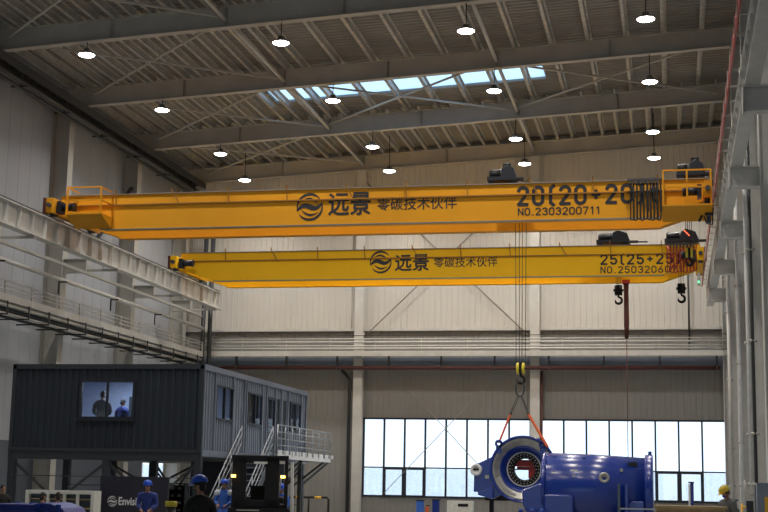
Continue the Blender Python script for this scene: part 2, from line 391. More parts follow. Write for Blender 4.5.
# ---------------------------------------------------------------- crane runways
def runway(side):
    s = 1 if side == 'left' else -1
    X = -23.3 if side == 'left' else 1.85
    y0, y1 = (30, 68.2) if side == 'left' else (14, 68.2)
    r = thing('crane_runway', f'long light grey crane runway beam along the {side} wall', 'runway beam', (X, (y0 + y1) / 2, 10.6))
    hw = .2 if side == 'left' else .17
    m = MB().box(X - .015, X + .015, y0, y1, 10.64, 11.46).box(X - hw, X + hw, y0, y1, 11.46, 11.5).box(X - hw, X + hw, y0, y1, 10.6, 10.64)
    m.build('runway_girder', 'steel_light', r)
    y = y0 + .5; k = 0; first = None
    while y < y1:
        if first is None:
            first = MB().box(X + s * .015, X + s * (hw - .02), -.008, .008, 10.64, 11.46).build('stiffener', 'steel_light', r); first.location = (0, 0, 0)
            ORG[first.name] = ORG[r.name]; first.location.y = y
            first.data.transform(Matrix.Translation((0, ORG[r.name][1], 0))); first.location.y = y - ORG[r.name][1]
        else:
            c = first.copy(); COL.objects.link(c); c.location.y = y - ORG[r.name][1]
        y += 1.05
    MB().box(X - .05, X + .05, y0, y1, 11.5, 11.62).build('rail', 'darksteel', r)
    # corbels at columns
    xc = -25.6 if side == 'left' else 2.45
    for Y in ((46.4, 54.3, 62.2, 67.4) if side == 'left' else (30.6, 38.5, 46.4, 54.3, 62.2)):
        o = MB(); a, b = (xc, X - 1.25) if side == 'left' else (X - .2, xc + .012)
        zt, zb = (11.05, 10.45) if side == 'left' else (10.6, 10.0)
        o.box(a, b, Y - .16, Y + .16, zt - .04, zt).box(a, b, Y - .02, Y + .02, zb + .05, zt - .04).box(a, b, Y - .16, Y + .16, zb, zb + .05)
        e = b if side == 'left' else X - .2
        o.box(e - .02, e + .02, Y - .16, Y + .16, zb, zt)
        if side == 'left': o.box(b, X + .2, Y - .04, Y + .04, 10.5, 10.6)  # arm not seen in the image, added to bridge the gap to the runway
        tag(o.build('corbel_bracket', 'steel_light' if side == 'right' else 'steel'), f'welded bracket carrying the {side} runway beam, column {where.get(Y, "in the far corner")}', 'bracket', f'{side} runway brackets')
    return r
runway('left'); runway('right')
# surge girder / struts on left: angle line + pipe
tag(MB().box(-24.35, -24.2, 30, 68.3, 10.27, 10.33).box(-24.35, -24.32, 30, 68.3, 10.33, 10.43).build('surge_rail', 'steel'), 'thin dark steel angle running behind the left runway brackets', 'steel angle')
r = thing('support_pipe', 'long pale pipe with black hangers between left runway and walkway', 'pipe', (-24.2, 49, 9.6))
MB().cyl((-24.2, 30, 9.66), (-24.2, 68.5, 9.66), .085, 12).build('pipe', 'steel_light', r)
for i in range(4):
    Y = 45.6 + i * 5.3
    MB().bar((-24.2, Y, 9.58), (-24.2, Y, 9.05), .05).bar((-24.2, Y, 9.54), (-23.85, Y, 9.54), .05).build('hanger', 'dblack', r)
# diagonal brace on left column
for Y0, Y1, lb in ((57.3, 62.0, 'dark diagonal brace between left wall columns above the runway'),):
    tag(MB().bar((-25.9, Y0, 11.9), (-25.9, Y1, 15.9), .18, .12).build('diagonal_brace', 'darksteel'), lb, 'brace')
tag(MB().bar((-26.355, 55.2, 15.4), (-26.355, 60.2, 11.6), .04, .04).build('diagonal_brace', 'steel'), 'thin tie rod on the left wall behind the nearer crane', 'brace')
# dark cable ladder at eave, left
r = thing('cable_ladder', 'black cable ladder and pipes under the left eave', 'cable tray', (-25.0, 50, 17.1))
m = MB()
m.box(-24.82, -24.74, 30, 69.5, 17.42, 17.74).box(-25.4, -25.32, 30, 69.5, 17.42, 17.74)
y = 30.5
while y < 69.4: m.box(-25.32, -24.82, y, y + .05, 17.58, 17.63); y += .6
m.build('ladder_tray', 'darksteel', r)
MB().cyl((-24.9, 30, 17.1), (-24.9, 69.5, 17.1), .09, 8).build('pipe', 'darkpipe', r)
MB().cyl((-25.2, 30, 17.0), (-25.2, 69.5, 17.0), .08, 8).build('pipe', 'darkpipe', r)
for i, (dx, dz) in enumerate(((-25.2, 17.66), (-25.05, 17.66), (-24.95, 17.68), (-25.12, 17.74))):
    MB().cyl((dx, 30, dz), (dx, 69.5, dz), .055, 8).build('cable', 'dblack', r)
for i in range(8):
    Y = 40.4 + i * 3.95
    MB().bar((-25.05, Y, 17.9), (-25.05, Y, 17.0), .06).bar((-25.5, Y, 17.0), (-24.75, Y, 17.0), .06).build('hanger', 'darksteel', r)

# conductor rail (right, red)
r = thing('conductor_rail', 'red crane power conductor bars above the right runway', 'conductor rail', (1.48, 40, 11.55))
for i in range(3):
    MB().box(1.46, 1.50, 14, 68, 11.52 + i * .13, 11.58 + i * .13).build('conductor_bar', 'redcond', r)
for i in range(40):
    Y = 15 + i * 1.33
    MB().box(1.5, 1.675, Y, Y + .03, 11.5, 11.54).box(1.44, 1.46, Y, Y + .03, 11.46, 11.92).build('bracket', 'steel', r)

# ---------------------------------------------------------------- walkways
def walkway_left():
    r = thing('wall_walkway', 'long grey maintenance walkway with handrail along the left wall', 'walkway', (-24.8, 50, 8.2))
    MB().box(-25.5, -24.2, 30, 68.5, 8.28, 8.33).box(-24.24, -24.18, 30, 68.5, 8.18, 8.45).box(-25.5, -25.44, 30, 68.5, 8.18, 8.45).build('deck', 'steel_light', r)
    m = MB()
    for z in (8.94, 8.78, 8.62): m.cyl((-24.2, 30, z), (-24.2, 68.5, z), .022, 6)
    m.build('handrail', 'steel_light', r)
    for i in range(12):
        Y = 44.2 + i * 2.2
        MB().bar((-24.2, Y, 8.2), (-24.2, Y, 8.95), .06).build('post', 'steel_light', r)
    p = thing('service_pipes', 'bundle of dark service pipes under the left walkway', 'pipes', (-24.7, 50, 7.7))
    for i, (x, z, rr) in enumerate(((-24.3, 8.05, .07), (-24.55, 7.95, .09), (-24.85, 7.9, .06), (-25.1, 7.98, .09), (-24.45, 7.78, .05), (-25.3, 7.85, .06))):
        MB().cyl((x, 30, z), (x, 68.5, z), rr, 8).build('pipe', 'darkpipe' if i % 2 else 'steel', p)
    for i in range(16):
        Y = 43 + i * 1.75
        MB().box(-25.5, -24.1, Y, Y + .06, 7.68, 7.73).box(-24.14, -24.1, Y, Y + .06, 7.7, 8.2).build('hanger', 'darksteel', p)
walkway_left()
r = thing('wall_walkway', 'grey maintenance walkway with handrails across the far wall', 'walkway', (-11, 69.3, 8.2))
MB().box(-25.5, 2.9, 69.0, 69.6, 8.42, 8.47).box(-25.5, 2.9, 68.95, 69.02, 8.26, 8.52).build('deck', 'steel_light', r)
m = MB()
for z, rr in ((9.15, .03), (8.98, .05), (8.78, .04), (8.64, .06)): m.cyl((-25.3, 69.0, z), (2.9, 69.0, z), rr, 8)
m.build('handrail', 'steel_light', r)
MB().cyl((-24.6, 69.0, 9.32), (2.9, 69.0, 9.32), .018, 6).build('cable', 'darkpipe', r)
for i in range(12):
    X = -24.6 + i * 2.4; MB().bar((X, 69.05, 8.3), (X, 69.05, 9.17), .05).build('post', 'steel', r)
tag(MB().box(-25.4, 2.9, 69.75, 70.02, 7.86, 8.24).build('wall_beam', 'cont_side'), 'blue-grey steel beam below the far walkway', 'beam')
p = thing('red_pipe', 'dark red pipe with clips running along the far wall below the walkway', 'pipe', (-11, 69.5, 7.6))
MB().cyl((-23.5, 69.35, 7.68), (2.3, 69.35, 7.68), .095, 12).build('pipe', 'redpipe', p)
for i in range(10):
    X = -22.6 + i * 2.75; MB().box(X - .04, X + .04, 69.25, 69.45, 7.55, 8.3).build('clip', 'darksteel', p)

# ---------------------------------------------------------------- lettering
def text_mesh(s, x0, x1, z0, z1, y, off=0.):
    c = bpy.data.curves.new('lettering', 'FONT'); c.body = s; c.size = 1; c.extrude = .002; c.resolution_u = 3
    o = bpy.data.objects.new('lettering_tmp', c); COL.objects.link(o); bpy.context.view_layer.update()
    me = bpy.data.meshes.new_from_object(o.evaluated_get(bpy.context.evaluated_depsgraph_get()))
    bpy.data.objects.remove(o); bpy.data.curves.remove(c)
    xs = [v.co.x for v in me.vertices]; ys = [v.co.y for v in me.vertices]
    sx = (x1 - x0) / (max(xs) - min(xs)); sz = (z1 - z0) / (max(ys) - min(ys)); mx, my = min(xs), min(ys)
    mb = MB(); k = 0
    for dx, dz in ((0, 0), (off, 0), (-off, 0), (0, off), (0, -off)) if off else ((0, 0),):
        mb.add([(x0 + (v.co.x - mx) * sx + dx, y - .002 - v.co.z * .5 - k * .0006, z0 + (v.co.y - my) * sz + dz) for v in me.vertices], [list(p.vertices) for p in me.polygons]); k += 1
    bpy.data.meshes.remove(me); return mb
def arc(cx, cy, rx, ry, a0, a1, n=8): return [(cx + rx * cos(radians(a0 + (a1 - a0) * i / n)), cy + ry * sin(radians(a0 + (a1 - a0) * i / n))) for i in range(n + 1)]
# stroke digits in a 0.6 x 1 cell (centre lines)
GL = {
 '0': [arc(.25, .75, .25, .25, 0, 180) + arc(.25, .25, .25, .25, 180, 360) + [(.5, .75)]],
 'O': [arc(.25, .75, .25, .25, 0, 180) + arc(.25, .25, .25, .25, 180, 360) + [(.5, .75)]],
 '1': [[(.08, .82), (.28, 1.), (.28, 0)]],
 '2': [arc(.25, .75, .25, .25, 170, -25) + [(0, 0), (.5, 0)]],
 '3': [arc(.25, .76, .24, .24, 160, -90) + arc(.25, .26, .26, .26, 90, -160)],
 '5': [[(.47, 1), (.06, 1), (.03, .56)] + arc(.25, .31, .25, .31, 120, -160)],
 '6': [[(.38, 1), (.06, .5)] + arc(.25, .27, .25, .27, 150, 510, 16)],
 '7': [[(0, 1), (.5, 1), (.17, 0)]],
 'N': [[(0, 0), (0, 1), (.5, 0), (.5, 1)]], '.': [[(.1, -.02), (.1, .05)]],
 '(': [[(.28, 1.08), (.1, .92), (.1, .08), (.28, -.08)]], ')': [[(.05, 1.08), (.23, .92), (.23, .08), (.05, -.08)]],
 '+': [[(.05, .5), (.45, .5)], [(.25, .28), (.25, .72)]], 't': [[(.2, .95), (.2, .1), (.4, 0)], [(.03, .68), (.4, .68)]]}
GW = {'.': .2, '(': .3, ')': .3, '1': .38}
def stroke_text(s, x0, x1, z0, z1, y, wt, gap=.22):
    tot = sum(GW.get(c, .5) for c in s) + gap * (len(s) - 1); sx = (x1 - x0) / tot; h = z1 - z0; w = wt * h
    mb = MB(); cx = x0; k = 0
    for c in s:
        for pl in GL[c]:
            pts = [(cx + a * sx, z0 + w / 2 + b * (h - w)) for a, b in pl]
            for i in range(len(pts) - 1):
                a = V(pts[i]); b = V(pts[i + 1]); d = (b - a).normalized(); n = V((-d.y, d.x)) * w / 2; e = d * (w * .28); a = a - e; b = b + e
                mb.prism([tuple(a + n), tuple(b + n), tuple(b - n), tuple(a - n)], 'y', y - .005 - (k % 5) * .0007, y); k += 1
        cx += (GW.get(c, .5) + gap) * sx
    return mb
def band(mb, pts, ws, y, cx, cz, R, t=.006):
    """tapered stroke through unit-square points"""
    n = len(pts); L = []; Rr = []
    for i, p in enumerate(pts):
        a = V(pts[max(i - 1, 0)]); b = V(pts[min(i + 1, n - 1)]); d = (b - a).normalized(); nn = V((-d.y, d.x)); q = V(p)
        L.append(q + nn * ws[i] / 2); Rr.append(q - nn * ws[i] / 2)
    for i in range(n - 1):
        quad = [L[i], L[i + 1], Rr[i + 1], Rr[i]]
        mb.prism([(cx + q.x * R, cz + q.y * R) for q in quad], 'y', y - t, y)
def swirl(cx, cz, R, y):
    mb = MB(); N = 22
    for sg in (1, -1):
        # outer crescent
        P = [(sg * .93 * cos(radians(a)), sg * .93 * sin(radians(a))) for a in [35 + (205 - 35) * i / N for i in range(N + 1)]]
        W = [.02 + .17 * sin(pi * (i / N) ** .8) for i in range(N + 1)]
        band(mb, P, W, y, cx, cz, R)
        # inner upper stroke
        P = []; W = []
        for i in range(N + 1):
            t = i / N; x = -.62 + 1.25 * t; P.append((sg * x, sg * (.40 + .28 * sin(pi * t) - .18 * t))); W.append(.02 + .15 * sin(pi * t))
        band(mb, P, W, y, cx, cz, R)
    P = []; W = []
    for i in range(N + 1):
        t = i / N; x = -.97 + 1.94 * t; P.append((x, -.17 * cos(pi * t) * 1.6 + .30 * sin(2 * pi * t) * .9)); W.append(.03 + .34 * sin(pi * t) ** .6)
    band(mb, P, W, y, cx, cz, R)
    return mb

# ---------------------------------------------------------------- cranes
def prism_girder(X0, X1, y0, y1, zb, zt, el, er, paint, name, par):
    poly = [(X0, zt), (X1, zt), (X1, zb + .62), (X1 - .35, zb + .45), (X1 - er, zb), (X0 + el, zb), (X0 + .35, zb + .45), (X0, zb + .62)]
    g = MB().prism(poly, 'y', y0, y1).build(name, paint, par, bevel=.01)
    MB().box(X0 + el - .1, X1 - er + .1, y0 - .05, y0 + .12, zb - .025, zb).box(X0, X1, y0 - .06, y1 + .06, zt, zt + .03).build('flange', 'flange' if 'front' in name else paint, g); return g
def rail_box(par, x0, x1, y0, y1, z0, z1, paint, posts):
    """guardrail on three sides of a platform"""
    m = MB(); r = .022
    for z in (z1, (z0 + z1) / 2):
        m.bar((x0, y0, z), (x1, y0, z), .05); m.bar((x0, y0, z), (x0, y1, z), .05); m.bar((x1, y0, z), (x1, y1, z), .05)
    for i in range(posts): 
        x = x0 + (x1 - x0) * i / (posts - 1); m.bar((x, y0, z0), (x, y0, z1), .06)
    m.build('guardrail', paint, par)
def crane(Y, gap, zb, zt, X0, X1, paint, label, big):
    r = thing('bridge_crane', label, 'crane', ((X0 + X1) / 2, Y + .3, 11.62))
    g1 = prism_girder(X0 + .35, X1 - .3, Y, Y + .5, zb, zt, 1.75, 1.7, paint, 'front_girder', r)
    g2 = prism_girder(X0 + .35, X1 - .3, Y + gap, Y + gap + .5, zb, zt, 1.75, 1.7, paint, 'rear_girder', r)
    MB().box(X0 + 1., X1 - 1., Y - .07, Y - .01, zt - .43, zt - .38).build('conduit', 'conduit', g1)
    n = 10; first = None
    for i in range(n):
        x = X0 + 2.6 + i * (X1 - X0 - 4.6) / (n - 1)
        d = .35 if i % 3 == 1 else .05
        MB().bar((x, Y - .05, zt + .14), (x + d, Y - .05, zt - .45), .035).bar((x, Y - .05, zt + .2), (x, Y + .1, zt), .04).build('conduit_hook', 'conduit', g1)
    for X in (X0 + .35, X1 - .3):
        e = MB().box(X - .15, X + .15, Y - 1.0, Y + gap + 1.5, 11.72, 12.3).build('end_carriage', paint, r, bevel=.02)
        for yy in (Y - .6, Y + gap + 1.0):
            MB().cyl((X - .1, yy, 11.88), (X + .1, yy, 11.88), .25, 20).build('wheel', 'darksteel', e)
        MB().cyl((X, Y - 1.0, 12.0), (X, Y - 1.15, 12.0), .09, 12).build('buffer', 'darksteel', e)
        sg = 1 if X < -10 else -1
        MB().box(X - sg * .27, X - sg * .16, Y - 1.02, Y - .7, 11.7, 12.3).build('end_plate', 'redpipe', e)
        sg = 1 if X < -10 else -1
        mt = MB().cyl((X + sg * .24, Y - .55, 12.0), (X + sg * .75, Y - .55, 12.0), .15, 14).cyl((X + sg * .75, Y - .55, 12.0), (X + sg * .85, Y - .55, 12.0), .17, 14).box(X + sg * .2, X + sg * .35, Y - .8, Y - .35, 11.75, 12.2)
        mt.build('drive_motor', 'navy', e)
    return r, g1
C1, G1 = crane(48.6, 1.95, 11.22, 12.56, -23.55, 1.6, 'girder', 'nearer and larger looking yellow overhead crane, lettered 20(20+20)', True)
C2, G2 = crane(62.0, 2.1, 11.22, 12.58, -23.55, 1.6, 'girder2', 'farther yellow overhead crane with the smaller 25(25+25) lettering', False)
# platforms on crane 20
def platform(par, x0, x1, y0, y1, zf, zr, paint, posts, nm):
    p = MB().box(x0, x1, y0, y1, zf - .06, zf).build(nm, paint, par)
    m = MB().add([(x0, y0 + .05, zf - .06), (x1, y0 + .05, zf - .06), (x1 + .0, y1, zf - .42), (x0, y1, zf - .42), (x0, y1, zf - .06), (x1, y1, zf - .06)],
                 [(0, 1, 2, 3), (0, 3, 4), (1, 5, 2), (3, 2, 5, 4), (0, 4, 5, 1)])
    m.build('support_panel', paint, p)
    rail_box(p, x0 + .04, x1 - .04, y0 + .04, y1, zf, zr, paint, posts)
platform(C1, -22.5, -21.05, 47.5, 48.55, 11.66, 12.66, 'girder', 2, 'platform')
platform(C1, -.25, 1.45, 47.5, 48.55, 11.45, 12.66, 'girder', 3, 'platform')
# lettering crane 20
yf = 48.595
swirl(-13.18, 11.9, .52, yf).build('logo', 'decal', C1)
text_mesh('远景', -12.45, -10.86, 11.56, 12.40, yf, .018).build('lettering', 'decal', C1)
text_mesh('零碳技术伙伴', -10.6, -7.62, 11.70, 12.18, yf, .004).build('lettering', 'decal', C1)
stroke_text('20(20+20)t', -5.36, -.35, 11.73, 12.48, yf, .16, .34).build('lettering', 'decal', C1)
stroke_text('NO.2303200711', -5.36, -2.46, 11.38, 11.67, yf, .15, .26).build('lettering', 'decal', C1)
yf = 61.995
swirl(-13.3, 12.0, .53, yf).build('logo', 'decal', C2)
text_mesh('远景', -12.60, -11.02, 11.57, 12.33, yf, .018).build('lettering', 'decal', C2)
text_mesh('零碳技术伙伴', -10.77, -7.8, 11.70, 12.18, yf, .004).build('lettering', 'decal', C2)
stroke_text('25(25+25)t', -3.08, .84, 11.70, 12.20, yf, .17, .34).build('lettering', 'decal', C2)
stroke_text('NO.2503206071', -3.09, .50, 11.31, 11.64, yf, .15, .32).build('lettering', 'decal', C2)
# festoons
def festoon(par, x0, x1, n, y, ztop, zlow, m, dx=.05, jit=.1):
    f = MB().box(x0 - .1, x1 + .1, y - .04, y + .04, ztop, ztop + .06).build('festoon_rail', 'darksteel', par)
    for i in range(n):
        x = x0 + (x1 - x0) * (i + .5) / n; w = (x1 - x0) / n * .42; zl = zlow + random.random() * jit; pts = []
        for k in range(13):
            a = pi * k / 12
            if k == 0: pts.append((x - w, y, ztop)); pts.append((x - w, y, ztop - .3 * (ztop - zl)))
            pts.append((x - w * cos(a), y - .03, zl + w - w * sin(a)))
            if k == 12: pts.append((x + w, y, ztop - .3 * (ztop - zl))); pts.append((x + w, y, ztop))
        MB().tube(pts, .022, 6).build('cable_loop', m, f)
        MB().box(x - w - .04, x - w + .04, y - .05, y + .05, ztop - .12, ztop + .02).build('cable_clamp', 'darksteel', f)
festoon(C1, -1.36, -.3, 9, 48.36, 12.52, 11.05, 'dblack')
m = MB()
for dx in (-.75, -.45, -.3): m.bar((dx, 48.4, 12.4), (dx + .02, 48.4, 11.4), .05, .14)
m.bar((-1.45, 48.42, 12.12), (-.2, 48.42, 12.12), .06)
m.build('cable_bundle', 'dblack', C1)
festoon(C2, -.15, 1.15, 9, 61.75, 12.55, 11.25, 'red')
m = MB().tube([(-.15, 61.7, 12.5), (.1, 61.7, 11.9), (.5, 61.7, 12.3), (.8, 61.7, 11.8), (1.2, 61.7, 12.4)], .03, 6).tube([(0, 61.7, 11.4), (.4, 61.7, 11.9), (.9, 61.7, 11.5), (1.25, 61.7, 12.0)], .03, 6)
m.build('cable_bundle', 'red', C2)
# trolleys
def trolley(cx, Y, gap, label, w=1.1, tall=True, zt=12.62, blue='navy'):
    r = thing('crane_trolley', label, 'crane trolley', (cx, Y + gap / 2 + .25, zt))
    MB().box(cx - w / 2, cx + w / 2, Y + .1, Y + gap + .4, zt + .13, zt + .27).build('frame', blue, r)
    for sx in (-1, 1):
        for yy in (Y + .25, Y + gap + .25):
            MB().cyl((cx + sx * w * .38, yy - .05, zt + .11), (cx + sx * w * .38, yy + .05, zt + .11), .11, 14).build('wheel', 'darksteel', r)
    MB().cyl((cx - w * .42, Y + .8, zt + .47), (cx + w * .32, Y + .8, zt + .47), .22, 20).build('rope_drum', 'darksteel', r)
    MB().prism([(cx - .05, zt + .27), (cx + w * .5, zt + .27), (cx + w * .42, zt + .6), (cx + .2, zt + .75), (cx - .02, zt + .62)], 'y', Y + .3, Y + .75).build('gearbox', blue, r, bevel=.02)
    MB().cyl((cx - w * .45, Y + .45, zt + .42), (cx - .1, Y + .45, zt + .42), .16, 14).build('hoist_motor', 'black', r)
    MB().box(cx + w * .5, cx + w * .75, Y + .15, Y + .4, zt + .13, zt + .22).build('step', blue, r)
    if tall: MB().box(cx + .02, cx + .3, Y + .35, Y + .6, zt + .6, zt + .82).build('brake', 'black', r, bevel=.02)
    return r
T1 = trolley(-6.0, 48.6, 1.95, 'dark hoist trolley on the nearer crane above the hanging blue ring', 1.05)
T2 = trolley(.75, 48.6, 1.55, 'dark hoist trolley on the nearer crane by its right platform', 1.0)
T3 = trolley(-2.55, 62.0, 2.1, 'dark hoist trolley on the farther crane, left of its two', 1.5, False)
T4 = trolley(.5, 62.0, 1.7, 'dark hoist trolley on the farther crane, right of its two', 1.5, False)
MB().box(-1.85, -1.0, 61.95, 62.1, 12.72, 12.76).build('pointer_arm', 'darksteel', T3)
# hook blocks
def hook_block(x, y, zt, zb, label, body, s=1., rope_to=12.7, nr=4, spread=.18):
    r = thing('hook_block', label, 'crane hook', (x, y, zb))
    for i in range(nr):
        dx = -spread + 2 * spread * i / (nr - 1)
        MB().cyl((x + dx * .8, y + (.05 if i % 2 else -.05), zb + .62 * s), (x + dx, y + (.05 if i % 2 else -.05), rope_to), .011, 6).build('hoist_rope', 'darksteel', r)
    b = MB()
    for sx in (-1, 1): b.lathe((x + sx * .1 * s - .05 * s, y, zb + .52 * s), (1, 0, 0), [(0, .0), (0, .19 * s), (.03 * s, .21 * s), (.07 * s, .21 * s), (.1 * s, .19 * s), (.1 * s, 0)], 20)
    b.build('sheave_housing', body, r)
    MB().box(x - .05 * s, x + .05 * s, y - .12 * s, y + .12 * s, zb + .33 * s, zb + .72 * s).cyl((x - .2 * s, y, zb + .52 * s), (x + .2 * s, y, zb + .52 * s), .05 * s, 10).build('side_plate', 'black', r)
    pts = [(x, y, zb + .4 * s), (x, y, zb + .27 * s)]
    for k in range(14):
        a = radians(80 - k * 21); pts.append((x + .13 * s * cos(a) - .0, y, zb + .11 * s + .13 * s * sin(a)))
    MB().tube(pts, [.04 * s, .042 * s] + [.04 * s + .014 * s * sin(pi * k / 13) - (.022 * s if k > 11 else 0) for k in range(14)], 8).build('hook', 'black', r)
    return r
H1 = hook_block(-5.38, 49.6, 0, 5.42, 'yellow and black hook block lifting the blue ring', 'hookyellow', 1.0, 12.7, 4, .2)
H2 = hook_block(.66, 49.6, 0, 9.65, 'small hook block with yellow cheeks before the red festoon', 'hookyellow', .85, 12.7, 4, .12)
H3 = hook_block(-2.36, 63.1, 0, 10.1, 'black crane hook hanging below the farther crane, left one', 'black', 1.15, 12.7, 4, .12)
H4 = hook_block(.46, 63.1, 0, 10.15, 'black crane hook hanging below the farther crane, right one', 'black', 1.15, 12.7, 4, .12)
# pendant cable
r = thing('pendant_cable', 'thick dark red control cable hanging from the farther crane', 'cable', (-2.02, 63.4, 0))
m = MB()
for i in range(4): m.tube([(-2.02 + .06 * (i - 1.5), 63.4, 11.15), (-2.02 + .04 * (i - 1.5), 63.4, 10.6), (-2.02 + .05 * (i - 1.5), 63.4, 9.2), (-2.02 + .03 * (i - 1.5), 63.4, 8.5)], .045, 6)
m.build('cable_bundle', 'redpipe', r); MB().cyl((-2.02, 63.4, 8.6), (-2.02, 63.4, 1.2), .018, 6).build('cable', 'redpipe', r)
MB().box(-2.2, -1.85, 63.3, 63.5, 11.05, 11.22).build('cable_anchor', 'red', r)
# indicator lamp near right end
r = thing('signal_lamp', 'small crane signal lamp glowing green by the right runway', 'signal lamp', (1.2, 61.2, 10.45))
MB().box(1.14, 1.28, 61.15, 61.35, 10.6, 11.15).build('housing', 'steel', r)
MB().ball((1.2, 61.13, 10.75), .04).build('lens', 'green', r); MB().ball((1.2, 61.13, 10.95), .035).build('lens', 'cream', r)
tag(MB().bar((.62, 61.85, 13.2), (.85, 61.85, 12.95), .06, .04).build('warning_light', 'redled'), 'small glowing red warning light on the right trolley of the farther crane', 'warning light')
# hanging flex between cranes right end
m = MB().tube([(1.1, 48.3, 11.4), (1.25, 48.2, 10.9), (1.45, 48.3, 10.85), (1.5, 48.5, 11.5)], .025, 6)
m.build('cable_loop', 'dblack', C1)
m = MB().bar((1.25, 48.2, 11.5), (1.0, 48.2, 10.95), .08).box(1.2, 1.45, 48.0, 48.3, 11.15, 11.65).box(1.25, 1.4, 47.9, 48.2, 10.85, 11.1)
m.build('collector_arm', 'navy', C1)

# ---------------------------------------------------------------- lamps
LR = {46.4: (17.51, 17.6, 17.7, 17.8), 54.3: (17.55, 17.65, 17.79, 17.9), 62.2: (17.52, 17.62, 17.77, 17.88), 66.2: (17.1, 17.36, 17.52, 17.62)}
LXS = (-21.47, -13.85, -7.0, -.7)
rowname = {46.4: 'nearest row, under the first rafter', 54.3: 'second row from the camera', 62.2: 'third row from the camera', 66.2: 'farthest row by the far wall'}
coln = ('leftmost', 'second from left', 'third from left', 'rightmost')
proto = None
LIGHT_W = 240.
def make_lamp(x, y, z):
    r = thing('pendant_lamp', '', 'lamp', (x, y, z), 'round high bay lamps under the roof')
    MB().lathe((x, y, z), (0, 0, 1), [(.0, .31), (.05, .32), (.07, .30), (.11, .2), (.13, .13), (.24, .12), (.25, 0)], 28).build('housing', 'lampbody', r)
    MB().lathe((x, y, z), (0, 0, 1), [(.0, .30), (-.03, .26), (-.04, .0)], 28).build('lens', 'lamp', r)
    st = MB().cyl((x, y, z + .25), (x, y, z + 1.), .018, 8).build('stem', 'black', r)
    l = bpy.data.lights.new('lamp_light', 'AREA'); l.shape = 'DISK'; l.size = .5; l.spread = radians(145); l.energy = LIGHT_W; l.color = (1, .93, .84)
    lo = bpy.data.objects.new('lamp_light', l); COL.objects.link(lo); lo.parent = r; lo.location = (0, 0, -.06); ORG[lo.name] = (x, y, z)
    return r
proto = make_lamp(LXS[0], 46.4, LR[46.4][0])
def stemfix(r, x, y, z, top):
    for c in r.children:
        if c.name.startswith('stem'):
            L = top - z - .25; c.scale.z = L / .75; c.location.z = .25 * (1 - L / .75)
rows = list(LR) + [38.5, 30.6]
first = True
for Y in rows:
    for i, x in enumerate(LXS):
        z = LR[Y][i] if Y in LR else LR[46.4][i]
        if first: r = proto; first = False
        else: r = copy_tree(proto, (x, Y, z))
        r['label'] = f'round white high bay lamp, {coln[i]} of the {rowname.get(Y, "rows in front of the picture")}'
        stemfix(r, x, Y, z, ZS(x) if Y in FR else (ZR(x) if Y in LR else ZS(x)))

# ---------------------------------------------------------------- world
w = bpy.data.worlds.new('World'); SC.world = w; w.use_nodes = True
nt = w.node_tree; bg = nt.nodes['Background']
tc = nt.nodes.new('ShaderNodeTexCoord'); sp = nt.nodes.new('ShaderNodeSeparateXYZ'); rp = nt.nodes.new('ShaderNodeValToRGB')
nt.links.new(tc.outputs['Generated'], sp.inputs[0]); nt.links.new(sp.outputs['Z'], rp.inputs['Fac'])
rp.color_ramp.elements[0].position = 0; rp.color_ramp.elements[0].color = (.80, .90, 1, 1)
rp.color_ramp.elements[1].position = .5; rp.color_ramp.elements[1].color = (.74, .85, 1, 1)
nt.links.new(rp.outputs['Color'], bg.inputs['Color']); bg.inputs['Strength'].default_value = 1.75

# ---------------------------------------------------------------- container office
CX0, CX1, CY0, CY1, CZ0, CZ1 = -20.9, -14.4, 41.0, 53.4, 2.62, 5.3
K = thing('container_office', 'two-storey-high dark grey container office raised on steel legs', 'container office', ((CX0 + CX1) / 2, (CY0 + CY1) / 2, 0))
def corr(mb, axis, a0, a1, z0, z1, at, out, pitch=.24, d=.035, th=.05):
    n = max(1, int(round((a1 - a0) / pitch))); p = (a1 - a0) / n; pts = []
    for i in range(n):
        a = a0 + i * p; pts += [(a, 0), (a + p * .4, 0), (a + p * .5, -d), (a + p * .9, -d)]
    pts.append((a1, 0)); poly = [(u, at + out * t) for u, t in pts] + [(a1, at - out * (th + d)), (a0, at - out * (th + d))]
    if axis == 'x': mb.prism(poly, 'z', z0, z1)
    else: mb.prism([(b, a) for a, b in poly], 'z', z0, z1)
wx0, wx1, wz0, wz1 = -18.5, -16.72, 3.66, 4.76
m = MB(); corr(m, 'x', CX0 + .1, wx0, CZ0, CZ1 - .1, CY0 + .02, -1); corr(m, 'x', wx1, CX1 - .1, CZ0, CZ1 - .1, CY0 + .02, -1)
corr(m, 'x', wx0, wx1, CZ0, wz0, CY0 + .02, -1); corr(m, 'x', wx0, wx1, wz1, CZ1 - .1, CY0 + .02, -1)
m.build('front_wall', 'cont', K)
f = MB().box(CX0, CX1, CY0 - .03, CY0 + .12, CZ1 - .12, CZ1 + .03).box(CX0, CX0 + .12, CY0 - .03, CY0 + .12, CZ0, CZ1).box(CX1 - .12, CX1, CY0 - .03, CY0 + .12, CZ0, CZ1)
f.box(CX0, CX1, CY0 - .04, CY0 + .14, CZ0 - .06, CZ0 + .05).box(CX0, CX1, CY0 - .02, CY0 + .14, 2.3, CZ0 - .06)
f.build('frame', 'cont_frame', K)
MB().box(CX0, CX1, CY0 + .14, CY1, 2.4, CZ0 - .02).build('floor_slab', 'cont_frame', K)
MB().box(CX0, CX1, CY0 + .1, CY1, CZ1 - .08, CZ1).build('roof', 'cont_frame', K)
MB().box(CX0, CX0 + .08, CY0 + .12, CY1, CZ0 - .02, CZ1 - .08).box(CX0 + .08, CX1 - .1, CY1 - .08, CY1, CZ0 - .02, CZ1 - .08).build('rear_wall', 'cont', K)
